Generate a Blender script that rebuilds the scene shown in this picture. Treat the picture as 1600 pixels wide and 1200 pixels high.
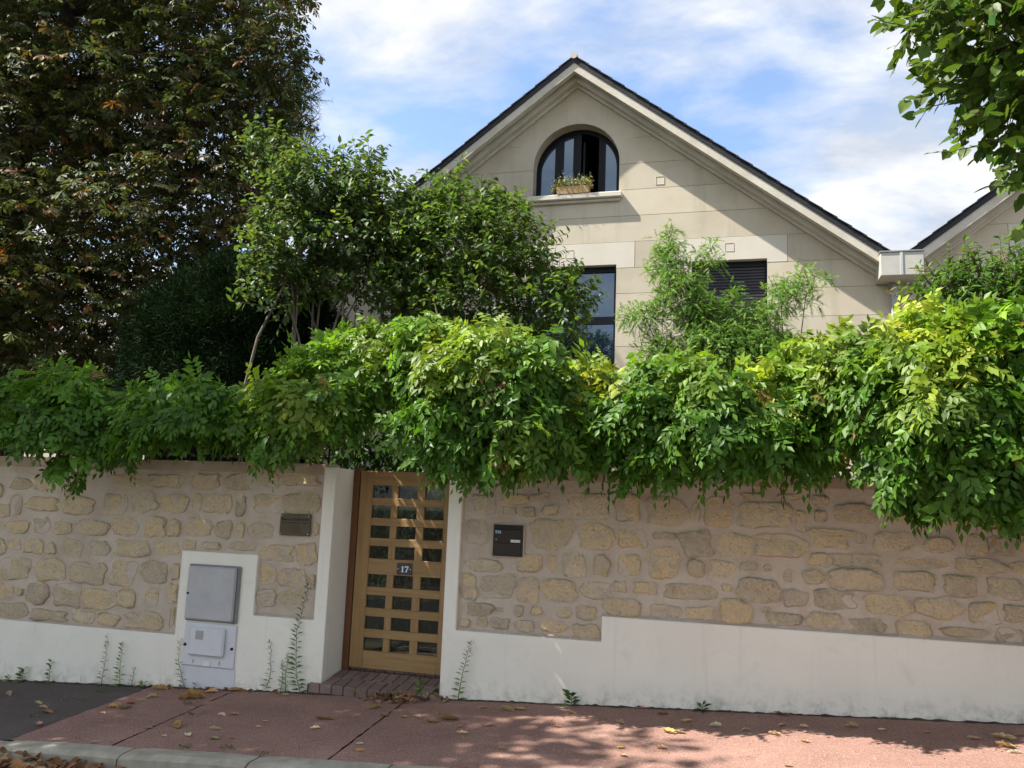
import bpy, bmesh, math, random
import numpy as np
from mathutils import Vector, Matrix

for o in list(bpy.data.objects):
    bpy.data.objects.remove(o)
SC = bpy.context.scene
COL = SC.collection
random.seed(17)
RNG = np.random.default_rng(17)

# ------------------------------------------------------------------ camera
YAW, PITCH, ROLL, FPX, CAMZ = -0.26914419, 0.1517306, 0.03885647, 1295.0, 1.48
_f = np.array([math.sin(YAW)*math.cos(PITCH), math.cos(YAW)*math.cos(PITCH), math.sin(PITCH)])
_r0 = np.array([math.cos(YAW), -math.sin(YAW), 0.0])
_u0 = np.cross(_r0, _f)
_r = math.cos(ROLL)*_r0 + math.sin(ROLL)*_u0
_u = np.cross(_r, _f)
cam = bpy.data.cameras.new('camera')
cam.sensor_fit = 'HORIZONTAL'; cam.sensor_width = 36.0; cam.lens = FPX/1600*36
cam.clip_start = 0.05; cam.clip_end = 2000
camo = bpy.data.objects.new('camera', cam); COL.objects.link(camo)
camo.matrix_world = Matrix(((_r[0], _u[0], -_f[0], 0), (_r[1], _u[1], -_f[1], 0), (_r[2], _u[2], -_f[2], CAMZ), (0, 0, 0, 1)))
SC.camera = camo

# ------------------------------------------------------------------ sky, sun, exposure
TRAVEL = Vector((1.16, 0.415, -1.6)).normalized()      # direction sunlight travels
SUN_EL = math.asin(-TRAVEL.z)
SUN_AZ = math.atan2(-TRAVEL.x, -TRAVEL.y)
w = bpy.data.worlds.new('World'); SC.world = w; w.use_nodes = True
nt = w.node_tree; nt.nodes.clear()
def N(tree, kind, **kw):
    n = tree.nodes.new(kind)
    for k, v in kw.items():
        setattr(n, k, v)
    return n
wo = N(nt, 'ShaderNodeOutputWorld'); bg = N(nt, 'ShaderNodeBackground')
sky = N(nt, 'ShaderNodeTexSky', sky_type='NISHITA', sun_disc=False, sun_elevation=SUN_EL, sun_rotation=SUN_AZ, altitude=60, air_density=1.0, dust_density=0.3, ozone_density=2.0)
bg.inputs['Strength'].default_value = 0.106
tc = N(nt, 'ShaderNodeTexCoord')
sep = N(nt, 'ShaderNodeSeparateXYZ'); nt.links.new(tc.outputs['Generated'], sep.inputs[0])
zc = N(nt, 'ShaderNodeMath', operation='MAXIMUM'); nt.links.new(sep.outputs['Z'], zc.inputs[0]); zc.inputs[1].default_value = 0.0
za = N(nt, 'ShaderNodeMath', operation='ADD'); nt.links.new(zc.outputs[0], za.inputs[0]); za.inputs[1].default_value = 0.18
dv = N(nt, 'ShaderNodeVectorMath', operation='DIVIDE')
cz = N(nt, 'ShaderNodeCombineXYZ')
for i in range(3): nt.links.new(za.outputs[0], cz.inputs[i])
nt.links.new(tc.outputs['Generated'], dv.inputs[0]); nt.links.new(cz.outputs[0], dv.inputs[1])
mp = N(nt, 'ShaderNodeMapping'); mp.inputs['Scale'].default_value = (0.95, 1.25, 0.6); mp.inputs['Location'].default_value = (1.0, 1.8, 0.0); mp.inputs['Rotation'].default_value = (0, 0, 0.35)
nt.links.new(dv.outputs[0], mp.inputs['Vector'])
def cloud_noise(scale, detail, rough, dist):
    n = N(nt, 'ShaderNodeTexNoise'); n.inputs['Scale'].default_value = scale; n.inputs['Detail'].default_value = detail
    n.inputs['Roughness'].default_value = rough; n.inputs['Distortion'].default_value = dist
    nt.links.new(mp.outputs[0], n.inputs['Vector']); return n
n1 = cloud_noise(1.15, 9, 0.55, 0.10); n2 = cloud_noise(3.2, 6, 0.58, 0.2)
mx = N(nt, 'ShaderNodeMath', operation='MULTIPLY_ADD'); nt.links.new(n2.outputs['Fac'], mx.inputs[0]); mx.inputs[1].default_value = 0.25; nt.links.new(n1.outputs['Fac'], mx.inputs[2])
rp = N(nt, 'ShaderNodeValToRGB'); rp.color_ramp.elements[0].position = 0.515; rp.color_ramp.elements[0].color = (0.06, 0.06, 0.06, 1)
rp.color_ramp.elements[1].position = 0.66; rp.color_ramp.elements[1].color = (0.95, 0.95, 0.95, 1)
nt.links.new(mx.outputs[0], rp.inputs['Fac'])
shade = N(nt, 'ShaderNodeValToRGB'); shade.color_ramp.elements[0].position = 0.38; shade.color_ramp.elements[0].color = (2.3, 2.5, 2.85, 1)
shade.color_ramp.elements[1].position = 0.65; shade.color_ramp.elements[1].color = (3.85, 3.82, 3.80, 1)
nt.links.new(n2.outputs['Fac'], shade.inputs['Fac'])
mixw = N(nt, 'ShaderNodeMix', data_type='RGBA'); nt.links.new(rp.outputs['Color'], mixw.inputs['Factor'])
nt.links.new(sky.outputs['Color'], mixw.inputs['A']); nt.links.new(shade.outputs['Color'], mixw.inputs['B'])
nt.links.new(mixw.outputs['Result'], bg.inputs['Color']); nt.links.new(bg.outputs[0], wo.inputs[0])

sun = bpy.data.lights.new('sun', 'SUN'); sun.energy = 3.9; sun.angle = math.radians(0.53); sun.color = (1.0, 0.95, 0.86)
suno = bpy.data.objects.new('sun', sun); COL.objects.link(suno); suno.location = (-12, -4, 20)
suno.rotation_euler = TRAVEL.to_track_quat('-Z', 'Y').to_euler()
SC.view_settings.view_transform = 'Standard'; SC.view_settings.look = 'None'
SC.view_settings.exposure = 1.48; SC.view_settings.gamma = 1.0
SC.cycles.max_bounces = 6; SC.cycles.diffuse_bounces = 3; SC.cycles.glossy_bounces = 3; SC.cycles.transmission_bounces = 4; SC.cycles.transparent_max_bounces = 8
SC.cycles.adaptive_threshold = 0.02
SC.cycles.use_denoising = True

# ------------------------------------------------------------------ helpers
def ray(u, v):
    a, b = (u-800)/FPX, (v-600)/FPX
    return _r*a - _u*b + _f
def P(u, v, Y):                       # point of the vertical plane y = Y seen at photo position (u, v)
    d = ray(u, v); d = d*(Y/d[1]); return np.array([d[0], d[1], d[2]+CAMZ])
SLOPE, CROSS = 0.0537, 0.015
def GZ(x, y): return SLOPE*x + CROSS*(y-7.0)
def GP(u, v, dz=0.0):                 # point of the pavement plane
    d = ray(u, v); t = (-CAMZ - CROSS*7.0)/(d[2]-SLOPE*d[0]-CROSS*d[1]); d = d*t
    return np.array([d[0], d[1], d[2]+CAMZ+dz])
def UV(p):                            # photo position of a point
    q = np.asarray(p, float) - np.array([0, 0, CAMZ]); z = q@_f
    return 800+FPX*(q@_r)/z, 600-FPX*(q@_u)/z

def tag(o, label=None, cat=None, group=None, kind=None):
    if label: o['label'] = label
    if cat: o['category'] = cat
    if group: o['group'] = group
    if kind: o['kind'] = kind
    return o
def empty(name, loc, label=None, cat=None, group=None, kind=None):
    o = bpy.data.objects.new(name, None); o.empty_display_size = 0.1
    COL.objects.link(o); o.location = Vector([float(c) for c in loc]); tag(o, label, cat, group, kind); return o
def place(o, parent):
    if parent is not None:
        o.parent = parent
        # verts are in world coordinates: cancel the parents' offsets
        off = Vector((0, 0, 0)); p = parent
        while p is not None:
            off += p.location; p = p.parent
        o.location = -off
def mobj(name, verts, faces, mat, parent=None, smooth=False):
    me = bpy.data.meshes.new(name); me.from_pydata([tuple(map(float, v)) for v in verts], [], faces); me.update()
    if mat is not None: me.materials.append(mat)
    if smooth: me.polygons.foreach_set('use_smooth', [True]*len(me.polygons))
    o = bpy.data.objects.new(name, me); COL.objects.link(o); place(o, parent); return o
def bevel_obj(o, wd, seg=1):
    if wd <= 0: return o
    bm = bmesh.new(); bm.from_mesh(o.data)
    es = [e for e in bm.edges if len(e.link_faces) == 2 and e.calc_face_angle() > 0.4]
    bmesh.ops.bevel(bm, geom=es, offset=wd, segments=seg, affect='EDGES', clamp_overlap=True)
    bm.to_mesh(o.data); bm.free(); return o
def box(name, x0, x1, y0, y1, z0, z1, mat, parent=None, bev=0.004):
    v = [(x, y, z) for x in (x0, x1) for y in (y0, y1) for z in (z0, z1)]
    f = [(0, 1, 3, 2), (4, 6, 7, 5), (0, 4, 5, 1), (2, 3, 7, 6), (0, 2, 6, 4), (1, 5, 7, 3)]
    return bevel_obj(mobj(name, v, f, mat, parent), bev)
def prism(name, poly, y0, y1, mat, parent=None, bev=0.0):
    """poly: list of (x, z), extruded along y"""
    a = sum(poly[i][0]*poly[(i+1) % len(poly)][1]-poly[(i+1) % len(poly)][0]*poly[i][1] for i in range(len(poly)))
    if a < 0: poly = poly[::-1]
    n = len(poly)
    v = [(x, y0, z) for x, z in poly]+[(x, y1, z) for x, z in poly]
    f = [tuple(range(n)), tuple(range(2*n-1, n-1, -1))]+[(i+n, (i+1) % n+n, (i+1) % n, i) for i in range(n)]
    o = mobj(name, v, f, mat, parent)
    return bevel_obj(o, bev)
def tube_geo(pts, rad, sides=6, V=None, F=None):
    V = [] if V is None else V; F = [] if F is None else F
    pts = [np.asarray(p, float) for p in pts]; b = len(V)
    for i, p in enumerate(pts):
        t = pts[min(i+1, len(pts)-1)]-pts[max(i-1, 0)]; t = t/(np.linalg.norm(t)+1e-9)
        a = np.cross(t, (0.31, 0.2, 0.93) if abs(t[2]) < 0.9 else (1, 0, 0)); a /= np.linalg.norm(a)+1e-9; c = np.cross(t, a)
        for k in range(sides):
            an = 2*math.pi*k/sides
            V.append(p+(a*math.cos(an)+c*math.sin(an))*rad[i])
    for i in range(len(pts)-1):
        for k in range(sides):
            F.append((b+i*sides+k, b+i*sides+(k+1) % sides, b+(i+1)*sides+(k+1) % sides, b+(i+1)*sides+k))
    F.append(tuple(b+k for k in range(sides))[::-1]); F.append(tuple(b+(len(pts)-1)*sides+k for k in range(sides)))
    return V, F

# ------------------------------------------------------------------ materials
def mat_new(name):
    m = bpy.data.materials.new(name); m.use_nodes = True; t = m.node_tree
    return m, t, t.nodes['Principled BSDF']
def noise(t, scale, detail=4, rough=0.55, vec=None, dist=0.0):
    n = N(t, 'ShaderNodeTexNoise'); n.inputs['Scale'].default_value = scale; n.inputs['Detail'].default_value = detail
    n.inputs['Roughness'].default_value = rough; n.inputs['Distortion'].default_value = dist
    if vec is not None: t.links.new(vec, n.inputs['Vector'])
    return n
def ramp(t, src, stops):
    r = N(t, 'ShaderNodeValToRGB'); e = r.color_ramp.elements
    e[0].position, e[0].color = stops[0][0], (*stops[0][1], 1)
    e[1].position, e[1].color = stops[-1][0], (*stops[-1][1], 1)
    for p, c in stops[1:-1]:
        k = e.new(p); k.color = (*c, 1)
    t.links.new(src, r.inputs['Fac']); return r
def mixc(t, fac, a, b, mode='MIX'):
    m = N(t, 'ShaderNodeMix', data_type='RGBA', blend_type=mode)
    for sock, v in (('Factor', fac), ('A', a), ('B', b)):
        if hasattr(v, 'links') or isinstance(v, bpy.types.NodeSocket): t.links.new(v, m.inputs[sock])
        else: m.inputs[sock].default_value = v if sock == 'Factor' else (*v, 1)
    return m.outputs['Result']
def bump(t, p, src, strength=0.3, dist=0.01):
    b = N(t, 'ShaderNodeBump'); b.inputs['Strength'].default_value = strength; b.inputs['Distance'].default_value = dist
    t.links.new(src, b.inputs['Height']); t.links.new(b.outputs[0], p.inputs['Normal']); return b
def objvec(t): return N(t, 'ShaderNodeTexCoord').outputs['Object']
def surf(name, stops, scale=3.0, rough=0.8, bscale=60, bstr=0.2, bdist=0.004, spec=0.3, detail=6, metal=0.0, rnd=0.0):
    m, t, p = mat_new(name); v = objvec(t)
    n = noise(t, scale, detail, 0.6, v); c = ramp(t, n.outputs['Fac'], stops).outputs['Color']
    if rnd:
        oi = N(t, 'ShaderNodeObjectInfo'); mr = N(t, 'ShaderNodeMapRange'); t.links.new(oi.outputs['Random'], mr.inputs['Value'])
        mr.inputs['To Min'].default_value = 1-rnd; mr.inputs['To Max'].default_value = 1+rnd
        vm = N(t, 'ShaderNodeVectorMath', operation='SCALE'); t.links.new(c, vm.inputs[0]); t.links.new(mr.outputs[0], vm.inputs['Scale']); c = vm.outputs[0]
    t.links.new(c, p.inputs['Base Color']); p.inputs['Roughness'].default_value = rough; p.inputs['Specular IOR Level'].default_value = spec
    p.inputs['Metallic'].default_value = metal
    if bstr: bump(t, p, noise(t, bscale, 5, 0.65, v).outputs['Fac'], bstr, bdist)
    return m

M = {}
def house_stone_mat():
    m, t, p = mat_new('house_stone'); v = objvec(t)
    oi = N(t, 'ShaderNodeObjectInfo')
    base = ramp(t, noise(t, 1.3, 6, 0.6, v).outputs['Fac'], [(0.3, (0.54, 0.475, 0.36)), (0.5, (0.61, 0.54, 0.42)), (0.7, (0.65, 0.585, 0.465))]).outputs['Color']
    mr = N(t, 'ShaderNodeMapRange'); t.links.new(oi.outputs['Random'], mr.inputs['Value']); mr.inputs['To Min'].default_value = 0.92; mr.inputs['To Max'].default_value = 1.07
    vm = N(t, 'ShaderNodeVectorMath', operation='SCALE'); t.links.new(base, vm.inputs[0]); t.links.new(mr.outputs[0], vm.inputs['Scale']); c = vm.outputs[0]
    mpv = N(t, 'ShaderNodeMapping'); mpv.inputs['Scale'].default_value = (3.2, 3.2, 0.35); t.links.new(v, mpv.inputs[0])
    st = noise(t, 1.0, 7, 0.65, mpv.outputs[0]); c = mixc(t, ramp(t, st.outputs['Fac'], [(0.52, (0, 0, 0)), (0.78, (0.55, 0.55, 0.55))]).outputs['Color'], c, (0.36, 0.32, 0.25))
    pt = noise(t, 26, 5, 0.7, v); c = mixc(t, ramp(t, pt.outputs['Fac'], [(0.62, (0, 0, 0)), (0.8, (0.5, 0.5, 0.5))]).outputs['Color'], c, (0.33, 0.28, 0.21))
    t.links.new(c, p.inputs['Base Color']); p.inputs['Roughness'].default_value = 0.88; p.inputs['Specular IOR Level'].default_value = 0.2
    bump(t, p, noise(t, 80, 6, 0.65, v).outputs['Fac'], 0.2, 0.005); return m
M['house_stone'] = house_stone_mat()
M['house_joint'] = surf('house_joint', [(0.3, (0.19, 0.165, 0.13)), (0.7, (0.24, 0.21, 0.17))], 5, 0.9)
M['lintel'] = surf('lintel', [(0.3, (0.66, 0.605, 0.51)), (0.7, (0.72, 0.67, 0.575))], 2.0, 0.8, 90, 0.08, 0.002, rnd=0.03)
M['moulding'] = surf('moulding', [(0.3, (0.52, 0.475, 0.39)), (0.6, (0.65, 0.60, 0.51)), (0.75, (0.69, 0.645, 0.555))], 2.4, 0.8, 70, 0.1, 0.003)
M['slate'] = surf('slate', [(0.3, (0.018, 0.019, 0.024)), (0.7, (0.035, 0.037, 0.045))], 9, 0.65, 40, 0.3, 0.004, rnd=0.25)
M['zinc'] = surf('zinc', [(0.3, (0.46, 0.44, 0.39)), (0.7, (0.56, 0.54, 0.49))], 4, 0.55, 30, 0.05, 0.003)
M['pipe'] = surf('pipe', [(0.3, (0.45, 0.46, 0.46)), (0.7, (0.58, 0.59, 0.60))], 6, 0.45, 30, 0.05, 0.002)
M['dark_frame'] = surf('dark_frame', [(0.3, (0.005, 0.0055, 0.009)), (0.7, (0.009, 0.0095, 0.014))], 3, 0.4, 40, 0.02, 0.001, spec=0.18)
M['shutter'] = surf('shutter', [(0.3, (0.030, 0.028, 0.036)), (0.7, (0.045, 0.042, 0.052))], 3, 0.45, 40, 0.03, 0.001, spec=0.4)
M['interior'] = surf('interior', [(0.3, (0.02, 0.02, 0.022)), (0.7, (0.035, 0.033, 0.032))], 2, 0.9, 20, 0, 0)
M['gate_wood'] = None
M['coping'] = surf('coping', [(0.3, (0.36, 0.27, 0.19)), (0.55, (0.45, 0.35, 0.255)), (0.75, (0.52, 0.42, 0.32))], 4, 0.9, 60, 0.3, 0.006)
M['kerb'] = surf('kerb', [(0.3, (0.26, 0.235, 0.18)), (0.55, (0.36, 0.33, 0.26)), (0.75, (0.44, 0.41, 0.33))], 7, 0.88, 110, 0.5, 0.006, rnd=0.06)
M['road'] = surf('road', [(0.3, (0.10, 0.096, 0.09)), (0.7, (0.15, 0.145, 0.135))], 14, 0.9, 160, 0.6, 0.006)
M['soil'] = surf('soil', [(0.3, (0.04, 0.035, 0.022)), (0.6, (0.07, 0.06, 0.035)), (0.75, (0.05, 0.07, 0.03))], 2.0, 0.95, 30, 0.5, 0.02)
M['brick'] = surf('brick', [(0.3, (0.17, 0.12, 0.10)), (0.6, (0.235, 0.165, 0.14)), (0.75, (0.28, 0.205, 0.175))], 12, 0.85, 90, 0.35, 0.004, rnd=0.14)
M['grout'] = surf('grout', [(0.3, (0.05, 0.04, 0.034)), (0.7, (0.075, 0.06, 0.05))], 12, 0.95)
M['grey_metal'] = surf('grey_metal', [(0.3, (0.40, 0.39, 0.385)), (0.7, (0.48, 0.47, 0.46))], 5, 0.5, 25, 0.05, 0.002, spec=0.4)
M['grey_trim'] = surf('grey_trim', [(0.3, (0.19, 0.185, 0.185)), (0.7, (0.26, 0.255, 0.25))], 8, 0.55, 25, 0.05, 0.002)
M['white_plastic'] = surf('white_plastic', [(0.3, (0.62, 0.61, 0.62)), (0.7, (0.68, 0.67, 0.68))], 5, 0.45, 25, 0.03, 0.002, spec=0.45)
M['sticker_grey'] = surf('sticker_grey', [(0.3, (0.33, 0.32, 0.30)), (0.7, (0.42, 0.41, 0.39))], 150, 0.6, 25, 0, 0)
M['black'] = surf('black', [(0.3, (0.008, 0.008, 0.008)), (0.7, (0.014, 0.014, 0.014))], 4, 0.5, 25, 0, 0)
M['brass'] = surf('brass', [(0.3, (0.085, 0.066, 0.04)), (0.7, (0.115, 0.09, 0.055))], 14, 0.5, 40, 0.05, 0.001, metal=0.25)
M['engraving'] = surf('engraving', [(0.3, (0.02, 0.014, 0.010)), (0.7, (0.03, 0.02, 0.014))], 20, 0.8, 25, 0, 0)
M['screw'] = surf('screw', [(0.3, (0.5, 0.46, 0.40)), (0.7, (0.62, 0.58, 0.5))], 20, 0.4, 25, 0, 0, metal=0.5)
M['letter_brown'] = surf('letter_brown', [(0.3, (0.036, 0.027, 0.020)), (0.7, (0.048, 0.037, 0.028))], 8, 0.5, 60, 0.05, 0.001, spec=0.2)
M['letter_dark'] = surf('letter_dark', [(0.3, (0.016, 0.011, 0.010)), (0.7, (0.022, 0.016, 0.014))], 8, 0.5, 60, 0, 0)
M['alu'] = surf('alu', [(0.3, (0.42, 0.36, 0.29)), (0.7, (0.50, 0.43, 0.36))], 20, 0.4, 60, 0, 0, metal=0.3)
M['label_white'] = surf('label_white', [(0.3, (0.72, 0.70, 0.66)), (0.7, (0.78, 0.76, 0.72))], 20, 0.6, 60, 0, 0)
M['sticker_blue'] = surf('sticker_blue', [(0.3, (0.10, 0.27, 0.42)), (0.7, (0.15, 0.35, 0.52))], 20, 0.5, 60, 0, 0)
M['plate_enamel'] = surf('plate_enamel', [(0.3, (0.022, 0.023, 0.030)), (0.7, (0.03, 0.031, 0.038))], 20, 0.35, 60, 0, 0, spec=0.5)
M['paint_white'] = surf('paint_white', [(0.3, (0.8, 0.8, 0.8)), (0.7, (0.85, 0.85, 0.85))], 20, 0.4, 60, 0, 0)
M['terracotta'] = surf('terracotta', [(0.3, (0.46, 0.30, 0.14)), (0.7, (0.60, 0.42, 0.22))], 9, 0.85, 60, 0.2, 0.003)
M['iron'] = surf('iron', [(0.3, (0.010, 0.010, 0.011)), (0.7, (0.018, 0.018, 0.019))], 12, 0.5, 60, 0.1, 0.001)
M['bark_dark'] = surf('bark_dark', [(0.3, (0.028, 0.022, 0.016)), (0.7, (0.06, 0.048, 0.036))], 9, 0.95, 30, 0.8, 0.02)
M['bark_grey'] = surf('bark_grey', [(0.3, (0.10, 0.085, 0.062)), (0.7, (0.20, 0.175, 0.135))], 14, 0.95, 50, 0.6, 0.008)
M['twig'] = surf('twig', [(0.3, (0.07, 0.06, 0.035)), (0.7, (0.12, 0.10, 0.055))], 14, 0.9, 50, 0, 0)
M['weed_stem'] = surf('weed_stem', [(0.3, (0.10, 0.15, 0.045)), (0.7, (0.16, 0.21, 0.07))], 14, 0.8, 50, 0, 0)
M['pale_render'] = surf('pale_render', [(0.3, (0.52, 0.47, 0.38)), (0.7, (0.60, 0.55, 0.46))], 1.5, 0.9, 60, 0.1, 0.003)
M['roof_tile'] = surf('roof_tile', [(0.3, (0.10, 0.085, 0.075)), (0.7, (0.16, 0.135, 0.12))], 6, 0.85, 30, 0.4, 0.02)

def wood_mat(name, a, b, c, vertical):
    m, t, p = mat_new(name); v = objvec(t)
    mpn = N(t, 'ShaderNodeMapping'); mpn.inputs['Scale'].default_value = (26, 26, 1.6) if vertical else (1.6, 26, 26); t.links.new(v, mpn.inputs[0])
    oi = N(t, 'ShaderNodeObjectInfo'); ad = N(t, 'ShaderNodeVectorMath', operation='ADD'); sc = N(t, 'ShaderNodeVectorMath', operation='SCALE')
    cx = N(t, 'ShaderNodeCombineXYZ'); t.links.new(oi.outputs['Random'], cx.inputs[0]); t.links.new(oi.outputs['Random'], cx.inputs[2]); t.links.new(cx.outputs[0], sc.inputs[0]); sc.inputs['Scale'].default_value = 37
    t.links.new(mpn.outputs[0], ad.inputs[0]); t.links.new(sc.outputs[0], ad.inputs[1])
    g = noise(t, 1.0, 6, 0.6, ad.outputs[0], 0.4)
    c1 = ramp(t, g.outputs['Fac'], [(0.25, a), (0.5, b), (0.75, c)]).outputs['Color']
    big = noise(t, 5.0, 3, 0.5, v); c2 = mixc(t, big.outputs['Fac'], c1, (0.9, 0.82, 0.72), 'MULTIPLY')
    t.links.new(c2, p.inputs['Base Color']); p.inputs['Roughness'].default_value = 0.5; p.inputs['Specular IOR Level'].default_value = 0.35
    bump(t, p, g.outputs['Fac'], 0.12, 0.002); return m
M['wood_h'] = wood_mat('wood_h', (0.26, 0.155, 0.062), (0.35, 0.22, 0.095), (0.43, 0.285, 0.13), False)
M['wood_v'] = wood_mat('wood_v', (0.26, 0.155, 0.062), (0.35, 0.22, 0.095), (0.43, 0.285, 0.13), True)
M['wood_post'] = wood_mat('wood_post', (0.11, 0.045, 0.018), (0.15, 0.065, 0.026), (0.19, 0.085, 0.035), True)

def white_paint():
    m, t, p = mat_new('white_render'); v = objvec(t)
    big = noise(t, 1.3, 5, 0.6, v); base = ramp(t, big.outputs['Fac'], [(0.3, (0.81, 0.755, 0.65)), (0.5, (0.85, 0.80, 0.69)), (0.7, (0.87, 0.825, 0.72))]).outputs['Color']
    # splash dirt and scuffs near the pavement (follows the sloping ground)
    sx = N(t, 'ShaderNodeSeparateXYZ'); t.links.new(v, sx.inputs[0])
    gz = N(t, 'ShaderNodeMath', operation='MULTIPLY'); t.links.new(sx.outputs['X'], gz.inputs[0]); gz.inputs[1].default_value = SLOPE
    h = N(t, 'ShaderNodeMath', operation='SUBTRACT'); t.links.new(sx.outputs['Z'], h.inputs[0]); t.links.new(gz.outputs[0], h.inputs[1])
    mr = N(t, 'ShaderNodeMapRange'); t.links.new(h.outputs[0], mr.inputs['Value']); mr.inputs['From Min'].default_value = 0.0; mr.inputs['From Max'].default_value = 0.30
    mr.inputs['To Min'].default_value = 1.0; mr.inputs['To Max'].default_value = 0.0
    sm = noise(t, 9, 8, 0.72, v, 0.3); st = ramp(t, sm.outputs['Fac'], [(0.46, (0, 0, 0)), (0.72, (1, 1, 1))])
    pw = N(t, 'ShaderNodeMath', operation='POWER'); t.links.new(mr.outputs[0], pw.inputs[0]); pw.inputs[1].default_value = 2.2
    f = N(t, 'ShaderNodeMath', operation='MULTIPLY'); t.links.new(pw.outputs[0], f.inputs[0]); t.links.new(st.outputs['Color'], f.inputs[1])
    c = mixc(t, f.outputs[0], base, (0.30, 0.29, 0.25))
    # thin drip streaks
    mpv = N(t, 'ShaderNodeMapping'); mpv.inputs['Scale'].default_value = (14, 14, 0.7); t.links.new(v, mpv.inputs[0])
    dr = noise(t, 1.0, 4, 0.6, mpv.outputs[0]); ds = ramp(t, dr.outputs['Fac'], [(0.58, (0, 0, 0)), (0.8, (0.35, 0.35, 0.35))])
    c = mixc(t, ds.outputs['Color'], c, (0.55, 0.51, 0.43))
    pa = noise(t, 3.4, 7, 0.7, v, 0.8); c = mixc(t, ramp(t, pa.outputs['Fac'], [(0.56, (0, 0, 0)), (0.74, (0.32, 0.32, 0.32))]).outputs['Color'], c, (0.56, 0.50, 0.40))
    sc_ = noise(t, 55, 3, 0.5, v); sg = ramp(t, sc_.outputs['Fac'], [(0.70, (0, 0, 0)), (0.76, (0.6, 0.6, 0.6))]); c = mixc(t, sg.outputs['Color'], c, (0.42, 0.39, 0.33))
    t.links.new(c, p.inputs['Base Color']); p.inputs['Roughness'].default_value = 0.75; p.inputs['Specular IOR Level'].default_value = 0.25
    bump(t, p, noise(t, 45, 6, 0.6, v).outputs['Fac'], 0.18, 0.004); return m
M['white_render'] = white_paint()

def mortar_mat():
    m, t, p = mat_new('mortar'); v = objvec(t)
    a = noise(t, 2.2, 6, 0.6, v); c = ramp(t, a.outputs['Fac'], [(0.3, (0.49, 0.405, 0.325)), (0.5, (0.56, 0.47, 0.38)), (0.7, (0.62, 0.535, 0.445))]).outputs['Color']
    b = noise(t, 7, 5, 0.6, v); c = mixc(t, ramp(t, b.outputs['Fac'], [(0.5, (0, 0, 0)), (0.75, (0.5, 0.5, 0.5))]).outputs['Color'], c, (0.42, 0.30, 0.19))
    t.links.new(c, p.inputs['Base Color']); p.inputs['Roughness'].default_value = 0.95; p.inputs['Specular IOR Level'].default_value = 0.15
    h1 = noise(t, 16, 6, 0.65, v); h2 = noise(t, 130, 3, 0.6, v)
    ad = N(t, 'ShaderNodeMath', operation='MULTIPLY_ADD'); t.links.new(h2.outputs['Fac'], ad.inputs[0]); ad.inputs[1].default_value = 0.22; t.links.new(h1.outputs['Fac'], ad.inputs[2])
    bump(t, p, ad.outputs[0], 0.6, 0.03); return m
M['mortar'] = mortar_mat()

def rubble_mat():
    m, t, p = mat_new('rubble'); v = objvec(t)
    oi = N(t, 'ShaderNodeObjectInfo')
    tone = ramp(t, oi.outputs['Random'], [(0.0, (0.36, 0.295, 0.215)), (0.12, (0.52, 0.41, 0.265)), (0.35, (0.66, 0.505, 0.30)), (0.55, (0.72, 0.55, 0.32)), (0.75, (0.70, 0.50, 0.27)), (0.88, (0.70, 0.57, 0.39)), (1.0, (0.44, 0.375, 0.295))]).outputs['Color']
    a = noise(t, 11, 7, 0.65, v, 0.3); c = mixc(t, ramp(t, a.outputs['Fac'], [(0.35, (0, 0, 0)), (0.7, (1, 1, 1))]).outputs['Color'], tone, (0.64, 0.52, 0.36))
    d = noise(t, 30, 8, 0.75, v, 1.2); c = mixc(t, ramp(t, d.outputs['Fac'], [(0.56, (0, 0, 0)), (0.63, (0.85, 0.85, 0.85))]).outputs['Color'], c, (0.30, 0.215, 0.13))  # dark flecks put the shade of small crevices into the stone colour
    e_ = noise(t, 9, 5, 0.6, v, 0.8); c = mixc(t, ramp(t, e_.outputs['Fac'], [(0.50, (0, 0, 0)), (0.64, (0.85, 0.85, 0.85))]).outputs['Color'], c, (0.53, 0.445, 0.355))
    t.links.new(c, p.inputs['Base Color']); p.inputs['Roughness'].default_value = 0.95; p.inputs['Specular IOR Level'].default_value = 0.15
    h1 = noise(t, 15, 9, 0.75, v, 1.5); vo = N(t, 'ShaderNodeTexVoronoi'); vo.inputs['Scale'].default_value = 42; t.links.new(v, vo.inputs['Vector'])
    ad = N(t, 'ShaderNodeMath', operation='MULTIPLY_ADD'); t.links.new(vo.outputs['Distance'], ad.inputs[0]); ad.inputs[1].default_value = 0.35; t.links.new(h1.outputs['Fac'], ad.inputs[2])
    bump(t, p, ad.outputs[0], 0.9, 0.026); return m
M['rubble'] = rubble_mat()

def asphalt_mat(name, stops, fleck, flk=0.35):
    m, t, p = mat_new(name); v = objvec(t)
    a = noise(t, 1.6, 6, 0.6, v); c = ramp(t, a.outputs['Fac'], stops).outputs['Color']
    vo = N(t, 'ShaderNodeTexVoronoi'); vo.inputs['Scale'].default_value = 170; t.links.new(v, vo.inputs['Vector'])
    sp = N(t, 'ShaderNodeSeparateColor'); t.links.new(vo.outputs['Color'], sp.inputs[0])
    c = mixc(t, ramp(t, sp.outputs[0], [(0.80, (0, 0, 0)), (1.0, (flk*2, flk*2, flk*2))]).outputs['Color'], c, fleck)
    c = mixc(t, ramp(t, sp.outputs[1], [(0.82, (0, 0, 0)), (1.0, (0.5, 0.5, 0.5))]).outputs['Color'], c, (0.05, 0.035, 0.03))
    t.links.new(c, p.inputs['Base Color']); p.inputs['Roughness'].default_value = 0.9; p.inputs['Specular IOR Level'].default_value = 0.25
    bump(t, p, vo.outputs['Distance'], 0.5, 0.006); return m
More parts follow.
